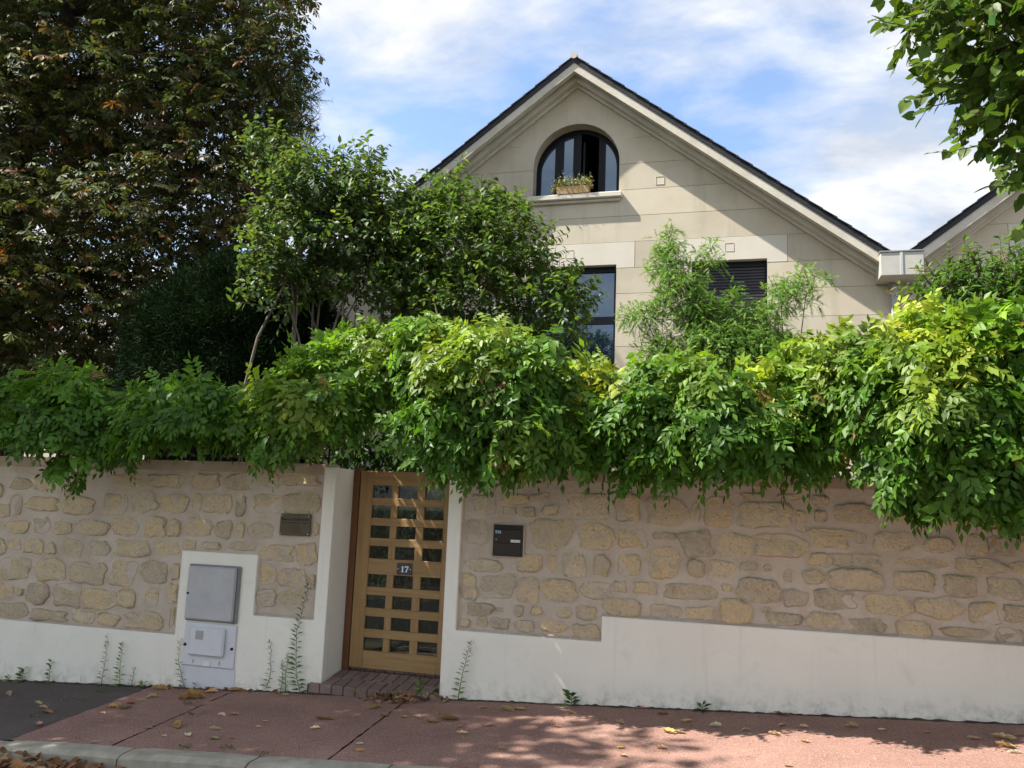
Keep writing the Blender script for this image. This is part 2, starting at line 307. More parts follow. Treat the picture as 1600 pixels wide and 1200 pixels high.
M['red_asphalt'] = asphalt_mat('red_asphalt', [(0.3, (0.235, 0.132, 0.105)), (0.5, (0.30, 0.168, 0.133)), (0.72, (0.35, 0.205, 0.165))], (0.55, 0.42, 0.36))
M['dark_asphalt'] = asphalt_mat('dark_asphalt', [(0.3, (0.085, 0.066, 0.062)), (0.5, (0.105, 0.082, 0.076)), (0.72, (0.125, 0.098, 0.09))], (0.26, 0.23, 0.21), 0.2)

def glass_mat(name, tint, refl):
    """window glass seen from outside: dark room behind, sky reflected"""
    m, t, p = mat_new(name)
    p.inputs['Base Color'].default_value = (*tint, 1); p.inputs['Roughness'].default_value = 0.02
    p.inputs['IOR'].default_value = refl; p.inputs['Specular IOR Level'].default_value = 0.5
    v = objvec(t); bump(t, p, noise(t, 1.1, 2, 0.5, v).outputs['Fac'], 0.06, 0.02); return m
M['window_glass'] = glass_mat('window_glass', (0.008, 0.016, 0.030), 2.6)
M['window_glass'].node_tree.nodes['Principled BSDF'].inputs['Specular Tint'].default_value = (0.62, 0.80, 1.0, 1)  # blue of the reflected sky put into the glass tint
def dimmed_pane():
    m, t, p = mat_new('dimmed_pane'); t.nodes.remove(p)
    tr = N(t, 'ShaderNodeBsdfTransparent'); tr.inputs[0].default_value = (0.34, 0.37, 0.36, 1)  # grey tint puts the dimness of the garden behind into the panes
    gl = N(t, 'ShaderNodeBsdfGlossy'); gl.inputs['Roughness'].default_value = 0.03
    fr = N(t, 'ShaderNodeFresnel'); fr.inputs[0].default_value = 1.45
    mxs = N(t, 'ShaderNodeMixShader'); t.links.new(fr.outputs[0], mxs.inputs[0]); t.links.new(tr.outputs[0], mxs.inputs[1]); t.links.new(gl.outputs[0], mxs.inputs[2])
    t.links.new(mxs.outputs[0], t.nodes['Material Output'].inputs[0]); return m
M['dimmed_pane'] = dimmed_pane()

def leaf_mat(name, trans=0.42, rough=0.45, spec=0.3, tcol=(1.25, 1.25, 0.55)):
    m, t, p = mat_new(name)
    at = N(t, 'ShaderNodeAttribute'); at.attribute_name = 'Col'
    oi = N(t, 'ShaderNodeObjectInfo')
    v = objvec(t); n = noise(t, 30, 3, 0.6, v)
    c = mixc(t, n.outputs['Fac'], at.outputs['Color'], mixc(t, 1.0, at.outputs['Color'], (1.25, 1.2, 1.0), 'MULTIPLY'))
    t.links.new(c, p.inputs['Base Color']); p.inputs['Roughness'].default_value = rough; p.inputs['Specular IOR Level'].default_value = spec
    tl = N(t, 'ShaderNodeBsdfTranslucent'); t.links.new(mixc(t, 1.0, c, tcol, 'MULTIPLY'), tl.inputs[0])
    mxs = N(t, 'ShaderNodeMixShader'); mxs.inputs[0].default_value = trans
    t.links.new(p.outputs[0], mxs.inputs[1]); t.links.new(tl.outputs[0], mxs.inputs[2])
    t.links.new(mxs.outputs[0], t.nodes['Material Output'].inputs[0]); return m
M['leaf'] = leaf_mat('leaf')
M['leaf_dull'] = leaf_mat('leaf_dull', 0.28, 0.6, 0.25)
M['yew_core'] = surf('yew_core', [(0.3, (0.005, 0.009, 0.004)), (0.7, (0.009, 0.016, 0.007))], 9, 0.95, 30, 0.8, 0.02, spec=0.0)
M['needle'] = leaf_mat('needle', 0.12, 0.7, 0.06, (1.1, 1.1, 0.7))
M['dry_leaf'] = leaf_mat('dry_leaf', 0.18, 0.8, 0.15, (1.2, 0.95, 0.6))

# ------------------------------------------------------------------ leaves as arrays
def unit(a): return a/(np.linalg.norm(a, axis=-1, keepdims=True)+1e-9)
LEAF6 = (np.array([(0, 0, 0), (0.30, 0.42, 0.05), (0.65, 0.36, 0.03), (1, 0, -0.10), (0.65, -0.36, 0.03), (0.30, -0.42, 0.05), (0.33, 0, -0.03), (0.68, 0, -0.05)]),
         [(0, 6, 1), (1, 6, 7, 2), (2, 7, 3), (0, 5, 6), (5, 4, 7, 6), (4, 3, 7)])
LEAF4 = (np.array([(0, 0, 0), (0.45, 0.5, 0.05), (1, 0, -0.08), (0.45, -0.5, 0.05), (0.5, 0, -0.03)]), [(0, 4, 1), (1, 4, 2), (0, 3, 4), (3, 2, 4)])
BLADE = (np.array([(0, -0.5, 0), (0, 0.5, 0), (1, 0.12, 0), (1, -0.12, 0)]), [(0, 1, 2, 3)])
HEART = (np.array([(0.04, 0, 0), (-0.08, 0.22, 0.04), (0.12, 0.46, 0.06), (0.5, 0.42, 0.03), (0.82, 0.18, -0.02), (1.05, 0, -0.10), (0.82, -0.18, -0.02), (0.5, -0.42, 0.03), (0.12, -0.46, 0.06), (-0.08, -0.22, 0.04), (0.45, 0, -0.05)]),
         [(0, 10, 2, 1), (2, 10, 3), (3, 10, 4), (4, 10, 5), (0, 9, 8, 10), (8, 7, 10), (7, 6, 10), (6, 5, 10)])
OBOV = (np.array([(0, 0, 0), (0.35, 0.16, 0.02), (0.72, 0.46, 0.04), (1, 0, -0.08), (0.72, -0.46, 0.04), (0.35, -0.16, 0.02), (0.7, 0, -0.03)]), [(0, 6, 2, 1), (2, 6, 3), (0, 5, 4, 6), (4, 3, 6)])
def leaf_verts(pos, d, n, L, W, tpl):
    d = unit(d); s = unit(np.cross(n, d)); n2 = np.cross(d, s); T = tpl[0]
    return (pos[:, None, :] + d[:, None, :]*(T[None, :, 0:1]*L[:, None, None]) + s[:, None, :]*(T[None, :, 1:2]*W[:, None, None]) + n2[:, None, :]*(T[None, :, 2:3]*L[:, None, None]))
def build_faces(name, V, faces_per, K, col, mat, parent=None, extra=None):
    """V: (N,K,3) leaves, col (N,3)"""
    n = V.shape[0]
    lens = np.array([len(f) for f in faces_per]); idx = np.concatenate([np.array(f) for f in faces_per])
    loops = (np.arange(n)[:, None]*K + idx[None, :]).ravel()
    starts = np.concatenate([[0], np.cumsum(np.tile(lens, n))[:-1]])
    me = bpy.data.meshes.new(name)
    me.vertices.add(n*K); me.vertices.foreach_set('co', V.reshape(-1).astype(np.float32))
    me.loops.add(len(loops)); me.loops.foreach_set('vertex_index', loops.astype(np.int32))
    me.polygons.add(n*len(lens)); me.polygons.foreach_set('loop_start', starts.astype(np.int32))
    try: me.polygons.foreach_set('loop_total', np.tile(lens, n).astype(np.int32))
    except Exception: pass
    me.update(calc_edges=True)
    at = me.color_attributes.new('Col', 'FLOAT_COLOR', 'POINT')
    c = np.ones((n, K, 4), np.float32); c[:, :, :3] = np.clip(col, 0.003, 0.9)[:, None, :]
    at.data.foreach_set('color', c.ravel())
    me.materials.append(mat)
    o = bpy.data.objects.new(name, me); COL.objects.link(o); place(o, parent); return o
def leaves_obj(name, pos, d, n, L, W, col, tpl, mat, parent=None):
    return build_faces(name, leaf_verts(pos, d, n, L, W, tpl), tpl[1], len(tpl[0]), col, mat, parent)
def rnd(n, k=3): return RNG.normal(size=(n, k))
def jitter_col(base, n, hue=0.12, val=0.22):
    b = np.tile(np.asarray(base, float), (n, 1)) if np.ndim(base) == 1 else base
    v = np.exp(RNG.normal(0, val, (n, 1))); h = RNG.normal(0, hue, (n, 1))
    return b*v*np.concatenate([1+h, np.ones_like(h), 1-h*0.5], 1)
def polyline_tubes(name, lines, mat, parent, sides=4):
    V, F = [], []
    for pts, rad in lines: tube_geo(pts, rad, sides, V, F)
    return mobj(name, V, F, mat, parent, True)
def limb(a, b, sag=0.1, n=5):
    a = np.asarray(a, float); b = np.asarray(b, float); L = np.linalg.norm(b-a); t = np.linspace(0, 1, n)[:, None]
    off = RNG.normal(size=3)*sag*L*0.5
    return list(a+(b-a)*t+np.sin(t*math.pi)*off+RNG.normal(size=(n, 3))*L*0.012*np.sin(t*math.pi))

# ================================================================== GROUND, ROAD, PAVEMENT
def sheet(name, xs, ys, zf, mat, parent=None):
    V = [(x, y, zf(x, y)) for y in ys for x in xs]; nx = len(xs)
    F = [(j*nx+i, j*nx+i+1, (j+1)*nx+i+1, (j+1)*nx+i) for j in range(len(ys)-1) for i in range(nx-1)]
    return mobj(name, V, F, mat, parent)
def cx(x): return max(-30.0, min(30.0, x))
tag(sheet('ground', [-900, -200, -60, -30, 30, 60, 200, 900], [-900, -60, -6, 30, 60, 200, 900], lambda x, y: SLOPE*cx(x)-0.6, M['soil']), kind='structure')
tag(sheet('road', [-60, -30, 30, 60], [-6, 4.995], lambda x, y: GZ(cx(x), 5.0)-0.125+(-0.02*(y-5.0) if False else 0.012*(5.0-y)*0.4), M['road']), kind='structure')
tag(sheet('garden_soil', [-60, -30, 30, 60], [7.28, 34], lambda x, y: SLOPE*cx(x)*0.6+0.02, M['soil']), kind='structure')

pav = empty('pavement', (0, 5.2, GZ(0, 5.2)), kind='structure')
sheet('asphalt_bed', [-40, -14, 14, 40], [5.12, 7.02], lambda x, y: GZ(x, y)-0.03, M['grout'], pav)
XJ = [-40, -5.32, -4.42, -2.72, 40]       # transverse joints across the footway
def jx(k, y):                              # joints run nearly square to the wall
    x = XJ[k]
    if abs(x) > 20: return x
    return x + {1: -0.14, 2: -0.12, 3: -0.10}[k]*(7.0-y)*-1.0*0.9 - 0.02
for k in range(4):
    V, F = [], []
    ny, g = 24, 0.007
    e0 = [RNG.normal(0, 0.004) for _ in range(ny+1)]; e1 = [RNG.normal(0, 0.004) for _ in range(ny+1)]
    for j in range(ny+1):
        y = 5.19+(7.02-5.19)*j/ny
        a, b = jx(k, y)+g+e0[j], jx(k+1, y)-g+e1[j]
        a += 0.10*math.exp(-((y-5.19)/0.05)**2)*0; zz = -0.016 if k == 0 else 0.0
        n = 7
        for i in range(n):
            x = a+(b-a)*i/(n-1)
            V.append((x, y, GZ(x, y)+(-0.004 if k == 0 else 0)))
    n = 7
    F = [(j*n+i, j*n+i+1, (j+1)*n+i+1, (j+1)*n+i) for j in range(ny) for i in range(n-1)]
    o = mobj('asphalt_panel', V, F, M['dark_asphalt' if k == 0 else 'red_asphalt'], pav)
    if k == 0: o['label'] = 'darker grey-brown asphalt patch of the footway'

kerb = empty('kerb', (0, 5.12, GZ(0, 5.1)), kind='structure')
kj = [-14.5, -13.5, -12.5, -11.5, -10.5, -9.5, -8.4, -7.2, -6.05, -5.06, -4.03, -3.06, -2.12, -1.05, 0.0, 1.0, 2.05, 3.1, 4.1, 5.1]
for a, b in zip(kj[:-1], kj[1:]):
    g = 0.006; low = -0.012 if b < -5.0 else 0.0
    prof = [(5.0, -0.16), (5.0, 0.035-0.055), (5.035, -0.003), (5.06, 0.004), (5.185, 0.006), (5.185, -0.2)]
    V = []; nn = 7
    for i in range(nn):
        x = a+g+(b-a-2*g)*i/(nn-1)
        ins = 0.006 if i in (0, nn-1) else 0.0
        for q, (y, z) in enumerate(prof):
            V.append((x, y+RNG.normal(0, 0.0012)+(ins if q < 3 else 0), GZ(x, 5.19)+z+low+RNG.normal(0, 0.0012)-(ins if 1 <= q <= 4 else 0)))
    K = len(prof)
    F = [(i*K+q, i*K+(q+1) % K, (i+1)*K+(q+1) % K, (i+1)*K+q) for i in range(nn-1) for q in range(K)]
    F += [tuple(range(K))[::-1], tuple((nn-1)*K+q for q in range(K))]
    mobj('kerb_stone', V, F, M['kerb'], kerb)

# ================================================================== STREET WALLS
FACE, PANEL, BACK = 7.0, 7.045, 7.30
TOPZ = 1.845
RX = -3.583                                # left reveal of the gateway
def stone_mesh(poly_c, w, h, proud, parent, seed):
    r = np.random.default_rng(seed); n = 26; cxx, cz = poly_c
    rot = r.uniform(0, 6.28); ex = r.uniform(2.8, 6.5)
    lob = [(r.normal(0, 0.05), r.uniform(0, 6.28)) for _ in range(4)]
    def rad(a):
        c, s = abs(math.cos(a)), abs(math.sin(a))
        q = (c**ex+s**ex)**(-1/ex)
        return q*(1+sum(A*math.cos((k+2)*a+ph) for k, (A, ph) in enumerate(lob)))
    ang = [2*math.pi*(i+r.uniform(-0.3, 0.3))/n for i in range(n)]
    V = []; rag = list(r.normal(0, 0.045, n))
    rings = [(1.0, -0.014), (0.99, proud*0.9), (0.91, proud*1.15), (0.55, proud*1.2)]
    wv = [(r.normal(0, 0.0045), r.normal(0, 14), r.normal(0, 14), r.uniform(0, 6.28)) for _ in range(3)]
    tx, tz = r.normal(0, 0.006, 2)
    for k, (s, y) in enumerate(rings):
        for a in ang:
            q = rad(a)*s*(1+rag[ang.index(a)]*(1.0 if k < 2 else 0.5))
            x, z = math.cos(a)*q*w*0.5, math.sin(a)*q*h*0.5
            yy = y+((sum(A*math.sin(kx*x+kz*z+ph) for A, kx, kz, ph in wv)+(tx*x/w+tz*z/h)*2) if k > 1 else 0)
            V.append((cxx+x, PANEL-yy, cz+z))
    V.append((cxx, PANEL-proud*1.1, cz)); c = len(V)-1
    F = []
    for k in range(len(rings)-1):
        for i in range(n): F.append((k*n+i, k*n+(i+1) % n, (k+1)*n+(i+1) % n, (k+1)*n+i))
    k = len(rings)-1
    for i in range(n): F.append((k*n+i, k*n+(i+1) % n, c))
    o = mobj('stone', V, F, M['rubble'], parent); o.data.polygons.foreach_set('use_smooth', [False]*(2*n)+[True]*(len(F)-2*n)); return o
S_L = [(40,205,150,260),(165,200,250,265),(290,200,400,265),(540,185,690,260),(710,190,860,250),(920,190,1060,255),(1080,185,1240,265),(1260,190,1340,250),(1350,185,1530,240),
(50,290,105,385),(130,300,275,360),(300,295,450,380),(500,285,610,380),(635,275,755,370),(780,285,905,370),(928,282,970,355),(990,285,1110,375),(1140,297,1180,390),(1220,288,1355,370),(1370,280,1536,380),
(30,412,140,470),(165,400,240,470),(255,415,345,475),(375,408,520,480),(540,398,660,480),(700,392,797,488),(810,410,870,485),(897,398,1015,485),(1040,410,1115,495),(1140,422,1175,488),(1195,422,1310,495),(1506,425,1532,480),
(-20,500,22,568),(40,498,98,550),(118,502,208,565),(230,520,270,570),(297,502,400,582),(438,510,525,578),(560,510,720,582),(747,513,858,575),(885,505,940,545),(975,515,1060,546),(1100,515,1230,552),(1255,530,1405,602),(1425,520,1522,622),
(-15,590,148,690),(175,595,312,698),(337,612,503,710),(530,610,652,722),(680,605,803,710),(825,618,864,692),(1254,620,1325,712),(1340,640,1470,728),(1485,670,1514,735),
(-20,718,62,790),(82,735,115,768),(130,710,240,808),(257,715,385,820),(405,738,553,838),(570,745,652,825),(702,735,760,822),(808,715,852,805),(1240,740,1325,820),(1350,735,1460,830),
(-25,808,132,878),(150,840,315,888),(350,835,455,902),(470,855,570,912),(612,850,788,930),(818,830,840,915)]
S_M = [(115,210,215,290),(245,205,355,255),(370,205,450,240),(535,205,710,320),(750,205,855,325),(890,225,1070,340),(1085,245,1125,330),(1145,230,1270,350),(1310,205,1410,228),
(245,264,305,295),(340,265,390,305),(425,255,490,300),(80,320,175,428),(375,320,550,440),(585,345,740,448),(765,365,880,445),(915,378,1020,408),(1040,375,1175,483),(1207,385,1352,483),
(90,495,235,550),(318,475,415,553),(452,480,485,552),(518,470,613,575),(655,478,720,568),(760,475,858,570),(893,445,1033,577),(1068,500,1145,572),(1170,502,1272,572),(1305,510,1375,545),
(60,565,130,672),(150,568,300,668),(313,580,405,685),(425,585,570,680),(595,600,725,672),(745,595,792,645),(833,600,932,648),(970,608,1190,675),(1223,608,1265,637),
(93,690,198,745),(215,712,245,740),(295,703,335,752),(372,708,418,745),(495,712,550,758),(573,705,660,765),(692,672,862,748),(900,700,1043,757),(1068,708,1183,766),
(58,762,100,795),(130,752,177,800),(193,757,270,808),(300,768,385,816),(413,768,530,822),(560,785,676,848)]
S_R = [(440,195,510,238),(300,190,380,212),(145,222,350,325),(375,255,415,340),(450,255,500,300),(535,228,700,305),(745,245,850,300),(215,350,405,445),(440,330,590,405),(625,345,660,392),(690,345,850,420),(900,365,1012,425),(1070,355,1155,440),(1160,365,1258,440),(1285,370,1390,430),
(243,475,275,502),(325,500,357,545),(405,498,487,552),(430,428,505,480),(515,432,715,484),(508,492,722,583),(790,455,990,488),(780,502,935,582),(1025,455,1225,508),(1245,465,1360,510),(980,520,1107,605),(1160,535,1300,612),(1330,535,1430,610),
(322,580,420,642),(140,530,300,628),(447,578,610,655),(665,600,840,680),(865,612,1045,693),(1080,628,1198,712),(1232,640,1400,712),
(65,622,193,712),(232,648,268,668),(255,672,400,722),(425,672,555,736),(603,695,735,748),(785,705,922,770),(970,733,1150,768),(1190,735,1300,796),(880,240,960,285),(1000,270,1120,320),(1150,280,1250,330),(1290,270,1400,340),(1340,735,1450,800)]
def rubble_stones(boxes, sc, ox, oy, parent, seed):
    for k, (a, b, c, d) in enumerate(boxes):
        u0, v0, u1, v1 = ox+a*sc, oy+b*sc, ox+c*sc, oy+d*sc
        p = P((u0+u1)/2, (v0+v1)/2, PANEL); q0 = P(u0, (v0+v1)/2, PANEL); q1 = P(u1, (v0+v1)/2, PANEL)
        t0 = P((u0+u1)/2, v0, PANEL); t1 = P((u0+u1)/2, v1, PANEL)
        faint = d*sc+oy < 785
        stone_mesh((p[0], p[2]), (q1[0]-q0[0])*1.06, (t0[2]-t1[2])*1.06, (0.002 if faint else 0.006)+0.0065*((k*7) % 3), parent, seed+k)
def rubble_fill(x0, x1, z0, z1, parent, seed):
    r = np.random.default_rng(seed); z = z0
    while z < z1-0.08:
        h = r.uniform(0.13, 0.18); x = x0
        while x < x1-0.1:
            wd = r.uniform(0.10, 0.30)
            stone_mesh((x+wd/2, z+h/2), wd*0.9, h*0.85, 0.012, parent, int(r.integers(1e6))); x += wd+r.uniform(0.03, 0.09)
        z += h+0.03

GB = -1.2                                   # foundations below the lowest footway
wl = empty('garden_wall', (-6.5, 7.0, GZ(-6.5, 7)), 'rubble stone garden wall with white plinth, left of the gate', 'wall', 'street walls')
XL = -14.0
mobj('mortar_bed', [(XL, PANEL, GB), (-3.68, PANEL, GB), (-3.68, PANEL, TOPZ-0.1), (XL, PANEL, TOPZ-0.1), (XL, BACK, GB), (-3.68, BACK, GB), (-3.68, BACK, TOPZ-0.1), (XL, BACK, TOPZ-0.1)],
     [(0, 1, 2, 3), (5, 4, 7, 6), (3, 2, 6, 7), (1, 5, 6, 2)], M['mortar'], wl)
box('coping', XL, -3.702, PANEL-0.022, BACK+0.02, TOPZ-0.1, TOPZ, M['coping'], wl, 0.008)
polyL = [(XL, GB), (RX, GB), (RX, TOPZ-0.03), (-3.702, TOPZ-0.03), (-3.706, 0.435), (-4.324, 0.435), (-4.324, 0.983), (-5.147, 0.983), (-5.140, 0.200), (XL, 0.196)]
prism('white_plinth', polyL, FACE, PANEL+0.02, M['white_render'], wl, 0.006)['label'] = 'white rendered plinth with meter surround and gate pillar face'
box('pillar', -3.70, RX, PANEL+0.02, 7.50, GB, TOPZ-0.033, M['white_render'], wl, 0.0)
rubble_stones(S_L, 0.325, 0, 680, wl, 100)
rubble_fill(-11.0, -7.3, 0.24, 1.66, wl, 5)

wr = empty('garden_wall', (0.5, 7.0, GZ(0.5, 7)), 'rubble stone garden wall with stepped white plinth, right of the gate', 'wall', 'street walls')
XR = 12.0
mobj('mortar_bed', [(-2.36, PANEL, GB), (XR, PANEL, GB), (XR, PANEL, TOPZ-0.1), (-2.36, PANEL, TOPZ-0.1), (-2.36, BACK, GB), (XR, BACK, GB), (XR, BACK, TOPZ-0.1), (-2.36, BACK, TOPZ-0.1)],
     [(0, 1, 2, 3), (5, 4, 7, 6), (3, 2, 6, 7), (4, 0, 3, 7)], M['mortar'], wr)
box('coping', -2.343, XR, PANEL-0.022, BACK+0.02, TOPZ-0.1, TOPZ, M['coping'], wr, 0.008)
polyR = [(-2.470, GB), (XR, GB), (XR, 0.651), (-1.088, 0.651), (-1.088, 0.446), (-2.350, 0.446), (-2.345, TOPZ-0.03), (-2.470, TOPZ-0.03)]
prism('white_plinth', polyR, FACE, PANEL+0.02, M['white_render'], wr, 0.006)['label'] = 'white rendered plinth stepping up beyond the gate pillar'
box('pillar', -2.468, -2.363, PANEL+0.02, 7.52, GB, TOPZ-0.033, M['white_render'], wr, 0.0)
rubble_stones(S_M, 0.35, 700, 700, wr, 400)
rubble_stones(S_R, 0.3834, 1100, 700, wr, 700)
rubble_fill(2.75, 5.6, 0.70, 1.66, wr, 9)

# cement fillet on the ledge above the plinth
for nm, x0, x1, z, par in (('cement_fillet', XL, -5.148, 0.196, wl), ('cement_fillet', -4.322, -3.708, 0.435, wl), ('cement_fillet', -2.348, -1.09, 0.446, wr), ('cement_fillet', -1.086, XR, 0.651, wr)):
    V, F = [], []; n = 60
    for i in range(n+1):
        x = x0+(x1-x0)*i/n; h = 0.016+abs(RNG.normal(0, 0.006))
        V += [(x, FACE+0.012, z+0.001), (x, PANEL-0.004, z+h), (x, PANEL+0.01, z+h+0.004), (x, PANEL+0.01, z-0.01)]
    for i in range(n): F += [(4*i+q, 4*i+4+q, 4*i+5+q, 4*i+1+q) for q in range(3)]
    mobj(nm, V, F, M['mortar'], par)

# grit and soil gathered where the footway meets the wall
for x0, x1 in ((-13.0, -3.72), (-2.42, 11.0)):
    V, F = [], []; n = int((x1-x0)/0.035)
    for i in range(n+1):
        x = x0+(x1-x0)*i/n; wd = 0.012+abs(RNG.normal(0, 0.011)); hh = 0.004+abs(RNG.normal(0, 0.006))
        V += [(x, 6.999, GZ(x, 7)+hh), (x, 6.999-wd*0.5, GZ(x, 7)+hh*0.7), (x, 6.999-wd, GZ(x, 7)+0.0005)]
    F = [(3*i+q, 3*i+3+q, 3*i+4+q, 3*i+1+q) for i in range(n) for q in range(2)]
    mobj('grit_line', V, F, M['soil'], pav)

# ================================================================== GATE
gate = empty('wooden_gate', (-3.0, 7.4, -0.02), 'varnished wooden garden gate with rows of small glazed openings', 'gate')
GY0, GY1 = 7.385, 7.43
GT, GBZ = 1.808, -0.014
L0 = -3.512
px = [(L0+0.131, L0+0.131+0.196), (L0+0.131+0.196+0.068, L0+0.131+0.392+0.068), (L0+0.131+0.392+0.145, L0+0.131+0.588+0.145)]
REND = px[2][1]+0.131
box('stile', L0, px[0][0], GY0, GY1, GBZ, GT, M['wood_v'], gate, 0.003)
box('stile', px[2][1], REND, GY0, GY1, GBZ, GT, M['wood_v'], gate, 0.003)
zt = [GT-0.00595*q for q in (23, 54.8, 86.6, 118.6, 162.6, 194.8, 227.4, 260)]
PH = 0.117
edges = [GT]+[e for z in zt for e in (z, z-PH)]+[GBZ]
for k in range(0, len(edges), 2):
    o = box('rail', px[0][0], px[2][1], GY0+0.003, GY1-0.002, edges[k+1], edges[k], M['wood_h'], gate, 0.003)
    if k == 8: midrail = o
for z in zt:
    for i in range(2):
        box('mullion', px[i][1], px[i+1][0], GY0+0.004, GY1-0.004, z-PH, z, M['wood_v'], gate, 0.003)
    for i in range(3):
        box('glass_pane', px[i][0]+0.001, px[i][1]-0.001, GY0+0.026, GY0+0.030, z-PH+0.001, z-0.001, M['dimmed_pane'], gate, 0.0)
box('gate_post', RX+0.002, L0-0.006, 7.372, 7.47, -0.045, 1.835, M['wood_post'], gate, 0.004)
# number plate 17
pl = box('number_plate', -3.082, -2.932, GY0-0.009, GY0-0.001, 0.853, 0.958, M['plate_enamel'], gate, 0.002); pl['label'] = 'dark enamel plate with white number 17 between two dots'
def glyph(name, poly, x, z, s, y, parent, mat): return prism(name, [(x+a*s, z+b*s) for a, b in poly], y-0.0015, y, mat, parent)
ONE = [(0.12, 0), (0.62, 0), (0.62, 0.06), (0.50, 0.09), (0.50, 1.0), (0.40, 1.0), (0.10, 0.84), (0.10, 0.79), (0.26, 0.82), (0.26, 0.09), (0.12, 0.06)]
SEV = [(0.18, 0), (0.42, 0), (0.46, 0.25), (0.72, 0.80), (0.72, 1.0), (0.04, 1.0), (0.0, 0.70), (0.06, 0.70), (0.12, 0.82), (0.56, 0.82), (0.28, 0.36)]
yy = GY0-0.010
glyph('digit', ONE, -3.044, 0.875, 0.055, yy, pl, M['paint_white']); glyph('digit', SEV, -3.004, 0.875, 0.055, yy, pl, M['paint_white'])
for xd in (-3.068, -2.947): glyph('dot', [(0.5*math.cos(a*math.pi/4), 0.5*math.sin(a*math.pi/4)) for a in range(8)], xd, 0.905, 0.010, yy, pl, M['paint_white'])

# brick threshold step
step = empty('brick_step', (-3.0, 7.1, -0.15), 'low brown brick doorstep in the gateway', 'step')
def SZ(y): return -0.103+(y-6.96)*0.155
mobj('step_bed', [(-3.70, 6.966, -0.4), (-2.43, 6.966, -0.4), (-2.43, 6.966, SZ(6.97)-0.010), (-3.70, 6.966, SZ(6.97)-0.010), (-3.70, 7.72, -0.4), (-2.43, 7.72, -0.4), (-2.43, 7.72, SZ(7.45)-0.010), (-3.70, 7.72, SZ(7.45)-0.010)],
     [(0, 1, 2, 3), (3, 2, 6, 7), (1, 5, 6, 2), (4, 0, 3, 7)], M['grout'], step)
def brick(x0, x1, y0, y1, z0f, th, parent):
    g = 0.005; V = []
    for x in (x0+g, x1-g):
        for y in (y0+g, y1-g):
            zt_ = z0f(y)+RNG.normal(0, 0.0012)
            V += [(x, y, zt_-th), (x, y, zt_)]
    return bevel_obj(mobj('brick', V, [(0, 1, 3, 2), (4, 6, 7, 5), (0, 4, 5, 1), (2, 3, 7, 6), (0, 2, 6, 4), (1, 5, 7, 3)], M['brick'], parent), 0.003)
nb = 11; bw = (1.255)/nb
for i in range(nb):
    x = -3.690+i*bw; xa, xb = max(x, RX+0.002) if False else x, x+bw
    brick(xa, xb, 6.955, 6.998 if (x < RX-0.02 or xb > -2.46) else 7.165, SZ, 0.075, step)
for r_, (y0, y1) in enumerate(((7.165, 7.37),)):
    for i in range(11):
        x = RX+0.004+i*0.1
        if x+0.1 < -2.46: brick(x, x+0.1, y0, y1, SZ, 0.06, step)
pth = empty('garden_path', (-3.0, 8.5, 0.0), kind='structure')
for j in range(14):
    for i in range(11):
        x = RX+0.004+i*0.1+(0.05 if j % 2 else 0)
        y = 7.45+j*0.205
        brick(x, x+0.1, y, y+0.205, lambda q: -0.035+0.0*q, 0.06, pth)
mobj('path_bed', [(-3.7, 7.44, -0.05), (-2.3, 7.44, -0.05), (-2.3, 10.4, -0.05), (-3.7, 10.4, -0.05)], [(0, 1, 2, 3)], M['grout'], pth)

# ================================================================== WALL FIXTURES
cab = empty('meter_cabinet', (-4.75, FACE, 0.35), 'grey metal utility meter cabinet set in the white surround', 'cabinet')
box('cabinet_frame', -5.030, -4.474, FACE-0.030, FACE-0.001, 0.348, 0.868, M['grey_trim'], cab, 0.010)
dr = box('door', -5.018, -4.500, FACE-0.058, FACE-0.030, 0.362, 0.852, M['grey_metal'], cab, 0.014)
box('hinge_strip', -4.576, -4.508, FACE-0.064, FACE-0.058, 0.372, 0.842, M['grey_metal'], cab, 0.006)
V, F = tube_geo([(-4.995, FACE-0.058, 0.60), (-4.995, FACE-0.068, 0.60)], [0.011, 0.009], 10); mobj('lock', V, F, M['black'], dr, True)
cov = empty('meter_cover', (-4.75, FACE, -0.06), 'white plastic meter cover below the grey cabinet', 'cover')
box('base_plate', -5.020, -4.470, FACE-0.022, FACE-0.001, -0.055, 0.335, M['white_plastic'], cov, 0.006)
box('raised_lid', -4.945, -4.570, FACE-0.062, FACE-0.022, 0.042, 0.300, M['white_plastic'], cov, 0.016)
box('sticker', -4.868, -4.785, FACE-0.0645, FACE-0.0622, 0.190, 0.270, M['sticker_grey'], cov, 0.0)['label'] = 'small faded grey sticker'
for xs in (-4.998, -4.498):
    V, F = tube_geo([(xs, FACE-0.022, 0.130 if xs < -4.7 else 0.125), (xs, FACE-0.036, 0.130 if xs < -4.7 else 0.125)], [0.014, 0.012], 10); mobj('screw', V, F, M['black'], cov, True)
box('latch_tab', -4.790, -4.710, FACE-0.034, FACE-0.0225, -0.050, -0.008, M['label_white'], cov, 0.004)
for xs in (-4.90, -4.62): box('slot', xs, xs+0.005, FACE-0.0245, FACE-0.0222, -0.03, 0.002, M['black'], cov, 0.0)
box('lower_panel', -5.03, -4.455, FACE-0.006, FACE-0.0005, GZ(-5.0, 7)-0.05, -0.058, M['white_plastic'], cov, 0.002)

